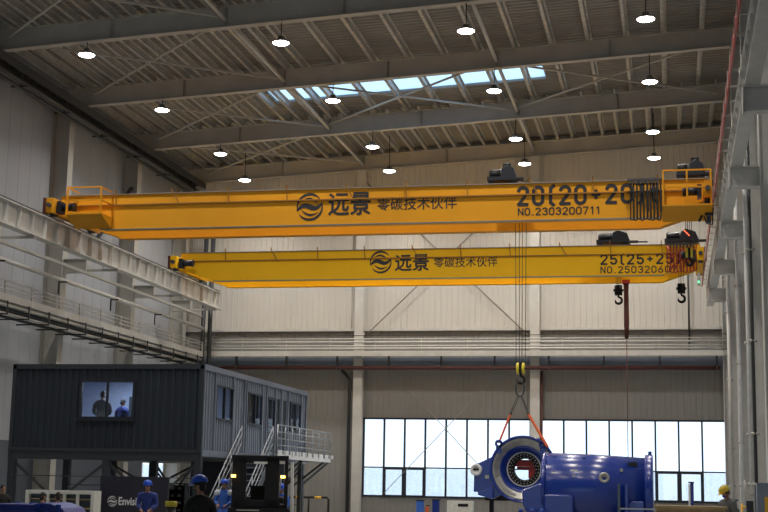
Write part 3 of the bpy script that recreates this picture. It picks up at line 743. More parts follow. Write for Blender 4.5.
# front window
def framed_window(x0, x1, z0, z1, y, par):
    w_ = MB().box(x0 - .06, x1 + .06, y - .05, y + .06, z1, z1 + .08).box(x0 - .06, x1 + .06, y - .05, y + .06, z0 - .08, z0)
    w_.box(x0 - .06, x0 + .03, y - .05, y + .06, z0, z1).box(x1 - .03, x1 + .06, y - .05, y + .06, z0, z1).box((x0 + x1) / 2 - .03, (x0 + x1) / 2 + .03, y - .04, y + .05, z0, z1)
    w_.box(x0 - .1, x1 + .1, y - .1, y + .02, z0 - .13, z0 - .08)
    o = w_.build('window_frame', 'winframe', par); MB().box(x0, x1, y, y + .01, z0, z1).build('pane', 'grass', o); return o
framed_window(wx0, wx1, wz0, wz1, CY0, K)
# interior lining + tube lamp
m = MB().box(CX0 + .1, CX1 - .2, 44.2, 44.25, CZ0, CZ1 - .1).box(CX0 + .1, CX0 + .14, CY0 + .15, 44.2, CZ0, CZ1 - .1).box(CX0 + .14, CX1 - .2, CY0 + .15, 44.2, CZ1 - .12, CZ1 - .09)
m.build('lining', 'interior', K)
MB().box(-18.15, -17.2, 44.12, 44.2, 3.3, 4.5).build('door', 'screen', K)
# side (x = CX1)
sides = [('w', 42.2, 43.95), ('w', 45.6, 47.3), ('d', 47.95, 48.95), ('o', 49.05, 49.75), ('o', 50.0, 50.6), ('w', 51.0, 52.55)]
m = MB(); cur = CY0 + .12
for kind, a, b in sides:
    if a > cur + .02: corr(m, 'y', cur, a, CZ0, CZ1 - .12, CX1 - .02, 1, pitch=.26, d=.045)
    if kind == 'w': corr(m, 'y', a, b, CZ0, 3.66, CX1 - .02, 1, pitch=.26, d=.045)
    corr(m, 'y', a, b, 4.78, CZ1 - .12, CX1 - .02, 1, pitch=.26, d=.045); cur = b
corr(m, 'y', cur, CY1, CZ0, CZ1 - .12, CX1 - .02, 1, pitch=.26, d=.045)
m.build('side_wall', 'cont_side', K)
f = MB().box(CX1 - .1, CX1 + .04, CY0, CY1, CZ1 - .14, CZ1 + .03).box(CX1 - .1, CX1 + .05, CY0, CY1, CZ0 - .16, CZ0 + .04)
for y in (CY0 + .06, 42.15, 44.0, 45.25, 45.5, 47.35, 47.9, 49.0, 49.85, 50.75, 52.65, CY1): f.box(CX1 - .08, CX1 + .03, y - .04, y + .04, CZ0, CZ1 - .1)
f.build('side_frame', 'cont_side', K)
for kind, a, b in sides:
    if kind == 'w':
        w_ = MB(); x = CX1
        for z in (3.66, 4.72): w_.box(x - .06, x + .05, a, b, z, z + .06)
        for y in (a, (a + b) / 2 - .035, b - .07): w_.box(x - .05, x + .04, y, y + .07, 3.7, 4.74)
        o = w_.build('window_frame', 'winframe', K); MB().box(x - .01, x, a + .05, b - .05, 3.7, 4.74).build('pane', 'grass', o)
    elif kind == 'd':
        w_ = MB(); x = CX1
        w_.box(x - .05, x + .04, a, a + .09, CZ0, 4.76).box(x - .05, x + .04, b - .09, b, CZ0, 4.76).box(x - .05, x + .04, a, b, 3.2, 3.3).box(x - .05, x + .04, a, b, 4.68, 4.78)
        o = w_.build('door', 'winframe', K); MB().box(x - .01, x, a + .08, b - .08, CZ0, 4.7).build('pane', 'grass', o)
    else:
        MB().box(CX1 - .12, CX1 - .07, a, b, CZ0, 4.78).build('door', 'winframe', K)
# far opening glow: blind / partition behind the side windows
MB().box(CX1 - 2.6, CX1 - 2.55, 44.3, CY1 - .1, CZ0, CZ1 - .1).build('partition', 'interior', K)
# legs and bracing
for x in (CX0 + .12, -17.55, CX1 - .12):
    for y in (CY0 + .1, 45.2, 49.3, CY1 - .1):
        MB().box(x - .11, x + .11, y - .11, y + .11, 0, 2.4).build('leg', 'cont_frame', K)
for y in (CY0 + .1, CY1 - .1):
    for a, b in ((CX0 + .12, -19.2), (-17.55, -19.2), (-17.55, -16.0), (CX1 - .12, -16.0)):
        MB().bar((a, y, 2.25), (b, y, 1.0 if y < 45 else .6), .07).build('brace', 'darksteel', K)
for a, b in ((45.2, 49.3), (49.3, 53.3)):
    MB().bar((-17.55, a, 2.3), (-17.55, b, .3), .06).bar((-17.55, b, 2.3), (-17.55, a, .3), .06).build('brace', 'darksteel', K)
for x0_, x1_ in ((CX0, -17.55), (-17.55, CX1)):
    MB().bar((x0_, 49.3, 2.3), (x1_, 49.3, .6), .07).bar((x1_, 49.35, 2.3), (x0_, 49.35, .6), .07).build('brace', 'darksteel', K)
MB().cyl((CX0, CY0, 1.78), (CX1, CY0, 1.78), .015, 6).build('tie_wire', 'darksteel', K); MB().cyl((CX0, 45.2, 1.5), (CX1, 45.2, 1.5), .015, 6).build('tie_wire', 'darksteel', K)
# office light as a fitting with lamp
r = thing('office_ceiling_light', 'small glowing ceiling light seen through the front window of the office', 'ceiling light', (-16.95, 42.2, 5.1))
MB().box(-17.12, -16.8, 42.0, 42.4, 5.12, 5.17).build('housing', 'white_metal', r); MB().box(-17.1, -16.82, 42.02, 42.38, 5.1, 5.12).build('lens', 'tube', r)
def room_light(x, y, z, e, sx=1.2, sy=.3, col=(.72, .82, 1)):
    l = bpy.data.lights.new('office_lamp', 'AREA'); l.shape = 'RECTANGLE'; l.size = sx; l.size_y = sy; l.energy = e; l.color = col
    o = bpy.data.objects.new('office_lamp', l); COL.objects.link(o); o.location = (x, y, z)
room_light(-17.6, 42.6, 5.08, 55); room_light(-15.4, 46.5, 5.08, 14, .3, 1.2); room_light(-15.4, 51.5, 5.08, 14, .3, 1.2)

# balcony and stair on the side
B = thing('access_balcony', 'galvanised balcony with railing on the side of the container office', 'balcony', (-13.7, 48, 2.6))
MB().box(CX1 + .06, -13.0, 44.6, 52.0, 2.56, 2.62).build('deck', 'galv', B)
m = MB().box(-13.03, -12.99, 44.6, 52.0, 2.5, 2.64).box(-14.3, -13.0, 51.96, 52.0, 2.5, 2.64)
y = 44.7
while y < 51.9: m.box(-13.03, -12.995, y, y + .55, 2.64, 2.78); y += .8
m.build('toe_plate', 'white_metal', B)
m = MB()
for z in (3.62, 3.38, 3.16, 2.94): m.cyl((-13.0, 44.6, z), (-13.0, 52.0, z), .022, 6).cyl((-13.0, 52.0, z), (-14.3, 52.0, z), .022, 6)
m.build('railing', 'galv', B)
for i in range(9):
    y = 44.62 + i * .92; MB().cyl((-13.0, y, 2.6), (-13.0, y, 3.62), .024, 6).build('post', 'galv', B)
for y in (45.4, 48.2, 51.4):
    MB().bar((-13.1, y, 2.52), (CX1 + .05, y, 1.55), .07).build('bracket', 'darksteel', B)
for y in (49.6,):
    MB().box(-13.62, -13.5, y, y + .12, 0, 2.52).build('support_post', 'darksteel', B)
MB().bar((-13.56, 49.7, 2.4), (-14.2, 46.2, .2), .05).bar((-14.2, 46.2, 2.4), (-13.56, 49.7, .2), .05).bar((-13.4, 49.65, 1.7), (-13.02, 51.7, 2.5), .06).bar((-13.5, 49.65, 1.9), (-14.3, 49.65, 1.9), .03).bar((-13.5, 49.65, .9), (-14.3, 49.65, .9), .03).build('brace', 'darksteel', B)
S = thing('access_stair', 'steep steel stair with tube handrails rising beside the container office', 'stair', (-13.75, 42.9, 0))
ya, yb = 41.3, 44.6
for x in (-14.25, -13.15):
    MB().bar((x, ya, .1), (x, yb, 2.58), .05, .22).build('stringer', 'cont_side', S)
    m = MB()
    for dz in (.95, .68, .4): m.cyl((x, ya, .1 + dz), (x, yb, 2.6 + dz), .022, 6)
    for t in (0, .33, .66, 1): m.cyl((x, ya + (yb - ya) * t, .1 + 2.48 * t), (x, ya + (yb - ya) * t, 1.05 + 2.5 * t), .022, 6)
    m.build('handrail', 'galv', S)
for i in range(11):
    t = (i + .6) / 11.6; MB().box(-14.22, -13.18, ya + (yb - ya) * t - .12, ya + (yb - ya) * t + .12, .1 + 2.5 * t - .02, .1 + 2.5 * t + .02).build('tread', 'cont_side', S)

# ---------------------------------------------------------------- boards / racks under and around the office
r = thing('partition_board', 'dark navy display board with white swirl logo and word under the office', 'board', (-15.4, 38.0, 0))
MB().box(-16.4, -14.3, 38.0, 38.08, 0, 1.79).build('panel', 'board', r)
swirl(-16.0, 1.07, .15, 37.995).build('logo', 'sign_white', r)
text_mesh('Envision', -15.80, -14.98, .97, 1.19, 37.995, .008).build('lettering', 'sign_white', r)
tag(MB().box(-14.2, -12.6, 44.1, 44.2, 0, 2.3).build('partition_board', 'board'), 'plain black partition behind the stair under the office side', 'board')
tag(MB().box(-15.7, -14.6, 43.8, 43.9, 0, 2.35).build('partition_board', 'board'), 'plain black partition at the right end under the office', 'board')
r = thing('tool_rack', 'black equipment rack with small lit dials behind the stooping worker', 'rack', (-17.3, 46.5, 0))
m = MB()
for x in (-18.2, -17.5, -16.9): m.box(x, x + .05, 46.4, 46.8, 0, 1.6)
for z in (.6, .85, 1.1, 1.35, 1.58): m.box(-18.2, -16.85, 46.4, 46.8, z, z + .04)
m.build('rack_frame', 'black', r)
for i in range(5):
    for k in range(4): MB().box(-18.1 + i * .25, -17.98 + i * .25, 46.38, 46.4, .65 + k * .25, .73 + k * .25).build('instrument', 'steel', r)
MB().box(-18.2, -16.85, 46.85, 46.9, 0, 1.55).build('back_panel', 'black', r)

# white framed cabinets at lower left
r = thing('glazed_cabinet', 'long grey-white framed cabinet with dark glazed bays behind the blue machine', 'cabinet', (-18.6, 37.2, 0))
x0, x1, z1 = -18.15, -16.05, 1.36
m = MB().box(x0, x1, 36.8, 37.3, z1 - .1, z1).box(x0, x0 + .1, 36.8, 37.3, 0, z1 - .1).box(x1 - .1, x1, 36.8, 37.3, 0, z1 - .1)
for x in (-17.5, -17.0, -16.6): m.box(x, x + .07, 36.8, 36.9, 0, z1 - .1)
m.build('frame', 'cream', r)
MB().box(x0 + .1, x1 - .1, 36.95, 37.25, 0, z1 - .1).build('shelf_bay', 'screen', r)
m = MB()
for z in (.85, 1.1): m.box(x0 + .1, x1 - .1, 36.88, 36.95, z, z + .035)
m.build('shelf', 'wood', r)

# low blue machine bottom left
r = thing('machine_bed', 'low dark blue machine housing at the bottom left corner', 'machine', (-14.2, 30., 0))
MB().prism([(-16.2, 0), (-16.2, 1.04), (-15.4, 1.06), (-15.2, 1.1), (-14.3, 1.1), (-14.1, 1.14), (-13.9, 1.13), (-13.6, 1.03), (-13.4, .8), (-13.4, 0)], 'y', 29.4, 30.6).build('housing', 'blue_dark', r, bevel=.04)
MB().box(-15.9, -13.9, 29.3, 29.42, .96, 1.0).box(-14.2, -14.1, 29.3, 29.42, .3, 1.1).box(-13.7, -13.62, 29.3, 29.42, .3, 1.1).build('side_trim', 'blue', r)
for x in (-15.0, -14.6): MB().cyl((x, 30, 1.05), (x, 30, 1.13), .08, 12).build('cap', 'blue', r)

# ---------------------------------------------------------------- forklift
Fk = thing('forklift', 'black forklift truck with two amber lamps in front of the office stair', 'forklift', (-11.05, 36.4, 0))
x0, x1, y = -11.85, -10.30, 36.
m = MB().box(x0 + .05, x0 + .42, y, y + .12, .1, 2.36).box(x1 - .62, x1 - .24, y, y + .12, .1, 2.36).box(x1 - .08, x1, y, y + .12, .1, 2.3).box(x0 + .12, x1 - .24, y, y + .1, 2.2, 2.4).box(x0 + .1, x1 - .2, y, y + .1, 1.02, 1.22)
m.build('mast', 'black', Fk, bevel=.01)
m = MB().box(x0 - .0, x1, y + .5, y + 1.9, 2.3, 2.42)
for xx in (x0 + .02, x1 - .1): m.box(xx, xx + .08, y + .5, y + .6, .8, 2.3).box(xx, xx + .08, y + 1.8, y + 1.9, .8, 2.3)
m.build('overhead_guard', 'black', Fk, bevel=.01)
MB().box(x0, x1, y + .55, y + 2.1, .35, 1.1).build('body', 'black', Fk, bevel=.05)
MB().box(x0 - .02, x1 + .02, y - .12, y, .35, 1.0).build('carriage', 'black', Fk)
m = MB().box(x0 + .2, x0 + .8, y - .15, y - .12, .93, .96).box(x0 + .8, x1 - .2, y - .15, y - .12, .83, .86).box(x0 + .1, x0 + .5, y - .15, y - .12, .8, .83)
m.build('carriage_trim', 'steel', Fk)
MB().box(x0 + .62, x0 + .98, y - .02, y, 2.18, 2.24).box(x1 - .42, x1 - .1, y + .4, y + .5, 2.2, 2.26).build('plate', 'cream', Fk)
for xx in (x0 + .02, x1 - .2): MB().box(xx, xx + .12, y - .06, y - .0, 1.81, 1.88).build('amber_lamp', 'amber', Fk)
MB().cyl((x1 - .3, y + .7, 1.1), (x1 - .18, y + .6, 1.9), .03).build('hose', 'galv', Fk)
for xx in (x0, x1 - .22):
    for yy in (y + .75, y + 1.8): MB().cyl((xx, yy, .3), (xx + .22, yy, .3), .3, 22).build('wheel', 'dblack', Fk)
MB().box(x0 + .1, x1 - .1, y + 2.1, y + 2.5, .3, 1.3).build('counterweight', 'black', Fk, bevel=.08)
for xx in (x0 + .3, x1 - .5): MB().box(xx, xx + .12, y - 1.15, y - .1, .05, .1).box(xx, xx + .12, y - .15, y - .1, .05, .7).build('fork', 'darksteel', Fk)
MB().box(x0 + .5, x1 - .5, y + 1.3, y + 1.5, 1.1, 1.6).box(x0 + .5, x1 - .5, y + .95, y + 1.4, 1.05, 1.15).build('seat', 'dblack', Fk, bevel=.03)
Fk.rotation_euler.z = .27
tag(MB().bar((-10.18, 36.6, 0), (-10.22, 36.6, 2.25), .07).build('post', 'white_metal'), 'thin white upright post just right of the forklift', 'post')

# barrier
r = thing('safety_barrier', 'low black and yellow striped barrier rail left of the far windows', 'barrier', (-17.6, 66, 0))
xa, xb = -18.55, -16.55
m = MB(); m.tube([(xa, 66, 0), (xa, 66, .95), (xa + .08, 66, 1.04), (xb - .08, 66, 1.04), (xb, 66, .95), (xb, 66, 0)], .055, 8).cyl(((xa + xb) / 2, 66, 0), ((xa + xb) / 2, 66, 1.), .05, 8)
m.build('rail', 'black', r)
m = MB()
for i in range(2): m.cyl((xa + .35 + i * .95, 66, 1.04), (xa + .7 + i * .95, 66, 1.04), .06, 8)
m.build('stripe', 'yellow', r)

# ---------------------------------------------------------------- hanging blue gearbox ring
GX, GY, GZ = -5.25, 49.2, 2.33
G = thing('gearbox_housing', 'glossy blue round gearbox housing hanging in orange slings', 'gearbox', (GX, GY, 1.05))
ax = V((.0, -1, 0))
MB().lathe((GX, GY, GZ), (0, -1, 0), [(-.9, .80), (-.9, 1.08), (-.15, 1.16), (-.12, 1.19), (.0, 1.19), (.02, 1.17), (.02, 1.11), (-.02, 1.10), (-.1, 1.0), (-.5, .80)], 64, closed=True).build('shell', 'blue', G)
MB().lathe((GX, GY, GZ), (0, -1, 0), [(-.2, 1.1), (-.02, 1.10), (-.03, 1.02), (-.05, 1.015), (-.06, .9), (-.09, .89), (-.1, .83), (-.2, .83)], 64, closed=True).build('machined_ring', 'machined', G)
m = MB()
for i in range(7):
    m.lathe((GX, GY + .01 * i, GZ - .02), (0, -1, 0), [(-.08 + .03, .86 + .035 * i), (-.04 + .03, .86 + .035 * i), (-.04 + .03, .875 + .035 * i), (-.08 + .03, .875 + .035 * i)], 40, closed=True, a0=radians(-28) , a1=radians(28))
m.build('stepped_lip', 'white_metal', G)
MB().lathe((GX, GY, GZ), (0, -1, 0), [(-.1, .86), (-.1, .80), (-.42, .62), (-.5, .62), (-.5, .86)], 64, closed=True).build('inner_cone', 'blue', G)
MB().lathe((GX, GY, GZ), (0, -1, 0), [(-.42, .63), (-.38, .62), (-.38, .58), (-.5, .58), (-.5, .63)], 64, closed=True).build('inner_rim', 'white_metal', G)
MB().lathe((GX, GY, GZ), (0, -1, 0), [(-.42, .59), (-.42, .40), (-.5, .38), (-.9, .38), (-.9, .59)], 56, closed=True).build('bolt_flange', 'black', G)
m = MB()
for i in range(28):
    a = 2 * pi * i / 28; q = (GX + .515 * cos(a), GY + .42, GZ + .515 * sin(a)); m.cyl((q[0], q[1] + .01, q[2]), (q[0], q[1] - .03, q[2]), .022, 8)
for i in range(20):
    a = 2 * pi * i / 20; q = (GX + .435 * cos(a), GY + .42, GZ + .435 * sin(a)); m.cyl((q[0], q[1] + .01, q[2]), (q[0], q[1] - .025, q[2]), .016, 8)
m.build('bolt_ring', 'steel', G)
MB().box(GX - .3, GX + .38, GY + .75, GY + .8, GZ - .0, GZ + .1).box(GX - .35, GX + .38, GY + .62, GY + .68, GZ + .1, GZ + .34).box(GX + .12, GX + .38, GY + .7, GY + .76, GZ - .32, GZ + .05).build('red_plate', 'red', G)
# left torque arm
m = MB().prism([(-7.0, 2.5), (-6.9, 2.5), (-6.42, 2.72), (-6.22, 2.9), (-6.34, 2.33), (-6.22, 1.75), (-6.0, 1.42), (-6.4, 1.25), (-6.75, 1.5), (-7.02, 1.5)], 'y', GY + .05, GY + .6); m.build('torque_arm', 'blue', G, bevel=.03)
m = MB().prism([(-6.85, 1.5), (-6.3, 1.7), (-6.3, 1.25), (-6.85, 1.4)], 'y', GY - .1, GY + .1); m.build('lug', 'blue', G, bevel=.02)
b = MB().lathe((-6.92, GY + .05, 2.28), (0, -1, 0), [(0, .21), (.14, .21), (.16, .18), (.16, .12), (.1, .1), (.1, 0)], 28).build('bushing', 'white_metal', G)
MB().box(-7.05, -6.8, GY - .075, GY - .055, 2.26, 2.32).build('slot', 'dblack', b)
MB().box(-6.6, -6.47, GY - .02, GY + .05, 1.98, 2.1).build('plate', 'machined', G)
for x, z in ((-6.12, 3.22), (-4.55, 3.2)):
    m = MB().lathe((x, GY + .1, z), (0, -1, 0), [(0, .06), (0, .14), (.12, .14), (.12, .06)], 18, closed=True); m.box(x - .1, x + .1, GY, GY + .1, z - .35, z - .1); m.build('lifting_eye', 'blue', G)
for x, z in ((-5.75, 3.38), (-4.75, 3.38)): MB().cyl((x, GY + .3, z - .12), (x, GY + .3, z + .05), .07, 12).build('lifting_eye', 'blue', G)
# slings
top = (-5.40, 49.35, 4.93)
r = thing('master_link', 'black master link and chain below the yellow hook block', 'lifting link', (-5.4, 49.5, 4.8))
pts = [(-5.40 + .15 * cos(a), 49.55, 5.20 + .27 * sin(a)) for a in [2 * pi * k / 18 for k in range(19)]]
MB().tube(pts, .03, 8).build('ring', 'darksteel', r)
for sx in (-1, 1):
    m = MB(); a = V((-5.40 + sx * .05, 49.55, 4.95)); b = V((-5.40 + sx * .30, 49.4, 4.35)) 
    n = 9
    for i in range(n):
        p = a.lerp(b, i / n); q = a.lerp(b, (i + .9) / n); d = (q - p).normalized(); s_ = d.cross(V((0, 1, 0) if i % 2 else (.3, 0, .9))).normalized() * .035
        m.tube([p + s_, q + s_, q - s_, p - s_, p + s_], .013, 6)
    m.build('chain', 'darksteel', r); MB().tube([b, b + V((sx * .02, 0, -.1))], .045, 8).build('shackle', 'darksteel', r)
for sx, end, lb in ((-1, (-6.12, GY + .04, 3.24), 'orange lifting sling down to the left eye of the blue ring'), (1, (-4.36, GY - .2, 3.12), 'orange lifting sling down to the right side of the blue ring')):
    a = V((-5.40 + sx * .33, 49.4, 4.27)); b = V(end)
    tag(MB().bar(a, b, .11, .05).build('lifting_sling', 'orange'), lb, 'sling')
# stand below ring
r = thing('machine_stand', 'black steel stand under the hanging blue ring', 'stand', (-5.9, 50.4, 0))
MB().box(-6.75, -4.9, 50.3, 50.9, 1.2, 1.62).build('stand_top', 'black', r)
for x in (-6.6, -5.1): MB().box(x, x + .15, 50.4, 50.6, 0, 1.2).build('leg', 'black', r)
MB().bar((-6.4, 50.25, 1.6), (-5.9, 50.25, 1.35), .06).build('red_bar', 'red', r)

# ---------------------------------------------------------------- blue main housing at right
HY, HZ = 48.3, 1.62
Hm = thing('machine_housing', 'large glossy blue cylindrical machine housing right of the hanging ring', 'machine housing', (-2.5, HY, 0))
MB().lathe((-4.35, HY, HZ), (1, 0, 0), [(0, 0), (0, 1.2), (.05, 1.24), (.12, 1.24), (.16, 1.27), (1.6, 1.24), (3.38, 1.14), (3.38, 0)], 64).build('barrel', 'blue', Hm)
MB().lathe((-.97, HY, HZ), (1, 0, 0), [(0, 0), (0, 1.22), (.03, 1.25), (.24, 1.25), (.27, 1.22), (.27, 0)], 64).build('end_flange', 'blue', Hm, bevel=.01)
MB().lathe((-4.42, HY, HZ), (1, 0, 0), [(0, .9), (0, 1.30), (.12, 1.30), (.12, .9)], 64, closed=True).build('front_flange', 'blue', Hm, bevel=.01)
MB().box(-.86, -.74, HY - .05, HY + .05, HZ + 1.2, HZ + 1.36).build('lifting_lug', 'blue', Hm)
m = MB().prism([(-5.05, 1.15), (-5.05, 1.62), (-4.5, 1.82), (-4.3, 1.82), (-4.3, .5), (-4.6, .6), (-4.95, .9)], 'y', HY - 1.2, HY - .3); m.build('torque_arm', 'blue', Hm, bevel=.05)
def on_barrel(x, th, r=1.24): return V((x, HY - r * cos(th), HZ + r * sin(th)))
def pad(x, z, w, h, mm, nm, d=.05, y=None):
    th = math.asin((z - HZ) / 1.235); yy = HY - 1.215 * cos(th) if y is None else y
    return MB().box(x - w / 2, x + w / 2, yy - d, yy + .12, z - h / 2, z + h / 2).build(nm, mm, Hm)
pad(-3.32, 2.25, .24, .14, 'cream', 'label_plate', .03); pad(-3.32, 2.1, .1, .08, 'machined', 'port')
for x, z in ((-4.0, 2.7), (-3.62, 2.72), (-3.0, 2.68)): pad(x, z, .1, .08, 'dblack', 'port', .02)
pad(-1.36, 2.52, .3, .14, 'dblack', 'opening', .0); pad(-1.73, 2.32, .09, .1, 'machined', 'port'); pad(-4.02, 2.15, .1, .1, 'machined', 'port')
th = math.asin((2.06 - HZ) / 1.2); yy = HY - 1.2 * cos(th)
b = MB().lathe((-2.3, yy + .05, 2.06), (0, -1, 0), [(0, .18), (.12, .18), (.13, .15), (.13, .09), (.06, .08), (.06, 0)], 28).build('round_port', 'machined', Hm)
pad(-3.8, 1.35, .26, .13, 'cream', 'label_plate', .03)
# vertical ribs / cradle on the front
MB().prism([(-3.32, .3), (-3.32, 1.42), (-3.45, 1.48), (-4.3, 1.48), (-4.3, .3)], 'y', HY - 1.36, HY - 1.1).build('boss', 'blue', Hm, bevel=.05)
MB().box(-1.62, -1.5, HY - 1.42, HY - 1.1, .2, 1.85).build('rib', 'blue', Hm, bevel=.02)
MB().prism([(-1.5, .4), (-1.5, 1.2), (-1.4, 1.3), (-1.0, 1.3), (-1.0, .4)], 'y', HY - 1.2, HY - 1.0).build('rib', 'blue', Hm, bevel=.02)
for x in (-3.6, -1.3):
    MB().prism([(HY - 1.1, 0), (HY - 1.1, .7), (HY - .7, .42), (HY + .7, .42), (HY + 1.1, .7), (HY + 1.1, 0)], 'x', x - .15, x + .15).build('cradle', 'blue_dark', Hm)
r = thing('steel_trestle', 'slim blue-green steel frame standing before the blue housing', 'frame', (-1.8, 46.6, 0))
MB().box(-1.84, -1.76, 46.6, 46.68, 0, 1.86).build('post', 'screen', r); MB().box(-1.76, -.45, 46.6, 46.66, 1.03, 1.08).build('crossbar', 'galv', r); MB().box(-.52, -.45, 46.6, 46.66, 0, 1.03).build('post', 'galv', r)
m = None
for i, x in enumerate((-5.0, -4.62, -4.3)):
    r = thing('jack_post', f'short blue adjustable post below the ring, {("left", "middle", "right")[i]} of three', 'jack post', (x, 46.2, 0), 'blue jack posts')
    MB().box(x - .09, x + .09, 46.1, 46.3, 0, .92 + (.03 if i == 1 else 0)).build('body', 'blue_dark', r, bevel=.01); MB().cyl((x, 46.2, .92), (x, 46.2, .99), .06, 10).build('screw', 'cloth_lblue', r)

# ---------------------------------------------------------------- right lower corner
r = thing('wooden_crate', 'long pale wooden crate in front of the right far window', 'crate', (.3, 32.5, 0))
MB().box(-.42, 1.12, 32.2, 32.9, .1, 1.27).build('box', 'wood', r)
MB().box(-.46, 1.16, 32.16, 32.94, 1.27, 1.33).build('lid', 'wood', r)
MB().box(-.42, 1.12, 32.14, 32.2, 1.08, 1.18).box(-.42, 1.12, 32.14, 32.2, .2, .32).build('batten', 'wood', r)
MB().box(-.35, -.2, 32.25, 32.85, 0, .1).box(.9, 1.05, 32.25, 32.85, 0, .1).build('skid', 'wood', r)
r = thing('window_box', 'narrow blue and white upright cabinet before the right far window', 'cabinet', (.65, 60, 0))
MB().box(.66, .80, 60, 60.3, 0, 2.0).build('body', 'cloth_blue', r, bevel=.01); MB().box(.58, .66, 60, 60.3, 0, 1.96).build('side', 'white_metal', r); MB().box(.58, .82, 59.98, 60.3, 2.0, 2.06).build('cap', 'winframe', r)
r = thing('safety_post', 'yellow tube barrier standing by the right wall', 'barrier', (2.2, 44.5, 0))
for x in (2.04, 2.26): MB().cyl((x, 44.5, 0), (x, 44.5, 1.32), .035, 10).build('post', 'yellow', r)
MB().cyl((2.04, 44.5, 1.2), (2.26, 44.5, 1.2), .03, 8).cyl((2.04, 44.5, .9), (2.26, 44.5, .9), .03, 8).build('rail', 'yellow', r)
r = thing('control_cabinet', 'pale grey electrical cabinet at the right picture edge', 'electrical cabinet', (2.25, 36., 0))
MB().box(2.02, 2.4, 35.9, 36.4, .3, 1.9).build('body', 'cont_side', r, bevel=.01); MB().box(2.02, 2.36, 35.88, 35.9, .4, 1.85).build('door', 'cont_side', r)
MB().box(2.2, 2.36, 35.86, 35.88, 1.0, 1.55).build('warning_label', 'yellow', r); MB().box(2.05, 2.35, 35.95, 36.35, 0, .3).build('plinth', 'black', r)
r = thing('wall_hydrant', 'dark hose box with pipe fittings below the riser on the right wall', 'hose box', (2.2, 41.5, 0))
MB().box(2.02, 2.22, 41.3, 41.6, .2, 1.42).build('body', 'winframe', r, bevel=.01); MB().tube([(2.0, 41.4, 2.0), (2.0, 41.4, 1.7), (2.1, 41.4, 1.6), (2.25, 41.4, 1.58)], .03, 8).box(1.98, 2.18, 41.3, 41.5, 1.42, 1.55).build('pipe_fitting', 'steel', r)
MB().box(2.05, 2.2, 41.35, 41.55, 0, .2).build('foot', 'steel', r)
r = thing('side_bench', 'grey workbench with a curved bar beside the yellow helmeted worker', 'bench', (1.95, 50.6, 0))
MB().box(1.85, 2.22, 50.5, 51.1, 0, .95).build('cabinet', 'cont_side', r); MB().tube([(1.9, 50.6, .95), (1.9, 50.6, 1.32), (2.0, 50.6, 1.38), (2.2, 50.6, 1.38)], .03, 8).build('bar', 'darksteel', r)
for x in (2.0, 2.15): MB().ball((x, 50.48, 1.02), .07).build('knob', 'board', r)
# small things below far windows
for i, (x, mm, h) in enumerate(((-12.35, 'cloth_lblue', .95), (-11.55, 'blue', 1.0))):
    r = thing('storage_bin', f'small upright blue bin under the left far window, {("left", "right")[i]} one', 'bin', (x, 68, 0), 'blue bins')
    MB().box(x - .17, x + .17, 67.8, 68.1, 0, h).build('body', mm, r, bevel=.02); MB().box(x - .19, x + .19, 67.78, 68.12, h, h + .06).build('lid', 'board', r)
r = thing('fire_extinguisher', 'small orange extinguisher between the two blue bins', 'extinguisher', (-12.0, 68, 0))
MB().lathe((-12.0, 68, 0), (0, 0, 1), [(0, 0), (0, .09), (.6, .09), (.68, .04), (.72, .04), (.72, 0)], 16).build('cylinder', 'orange', r); MB().box(-12.06, -11.9, 67.97, 68.03, .7, .76).build('handle', 'black', r)
r = thing('tool_trolley', 'pale tool trolley with a dark drawer front below the left far window', 'tool trolley', (-10.2, 67.8, 0))
MB().box(-10.95, -9.7, 67.6, 68.2, .15, 1.0).build('body', 'cream', r, bevel=.01); MB().box(-10.4, -9.9, 67.57, 67.6, .72, .86).build('drawer', 'black', r)
for x in (-10.8, -9.85): MB().cyl((x - .03, 67.8, .08), (x + .03, 67.8, .08), .08, 12).build('wheel', 'dblack', r)
MB().box(-10.95, -9.7, 67.7, 68.1, .02, .15).build('underframe', 'steel', r)
r = thing('floor_lantern', 'small yellow-green lantern cap beside the dark jacketed worker', 'lantern', (-9.1, 24.5, 0))
MB().cyl((-9.15, 24.5, 0), (-9.15, 24.5, 1.2), .09, 14).build('body', 'darksteel', r); MB().cyl((-9.15, 24.5, 1.2), (-9.15, 24.5, 1.3), .11, 16).build('cap', 'hookyellow', r)

# ---------------------------------------------------------------- people
def skinned(nodes, edges, name, sub=1, smooth=True):
    me = bpy.data.meshes.new(name); me.from_pydata([n[0] for n in nodes], edges, []); o = bpy.data.objects.new(name, me); COL.objects.link(o)
    o.modifiers.new('s', 'SKIN'); sv = me.skin_vertices[0].data
    for i, n in enumerate(nodes):
        r_ = n[1] if isinstance(n[1], tuple) else (n[1], n[1]); sv[i].radius = r_
        sv[i].use_root = (i == 0)
    if sub: ss = o.modifiers.new('u', 'SUBSURF'); ss.levels = sub; ss.render_levels = sub
    bpy.context.view_layer.update()
    ev = bpy.data.meshes.new_from_object(o.evaluated_get(bpy.context.evaluated_depsgraph_get()))
    vs = [tuple(v.co) for v in ev.vertices]; fs = [list(p.vertices) for p in ev.polygons]
    bpy.data.objects.remove(o); bpy.data.meshes.remove(me); bpy.data.meshes.remove(ev)
    return vs, fs
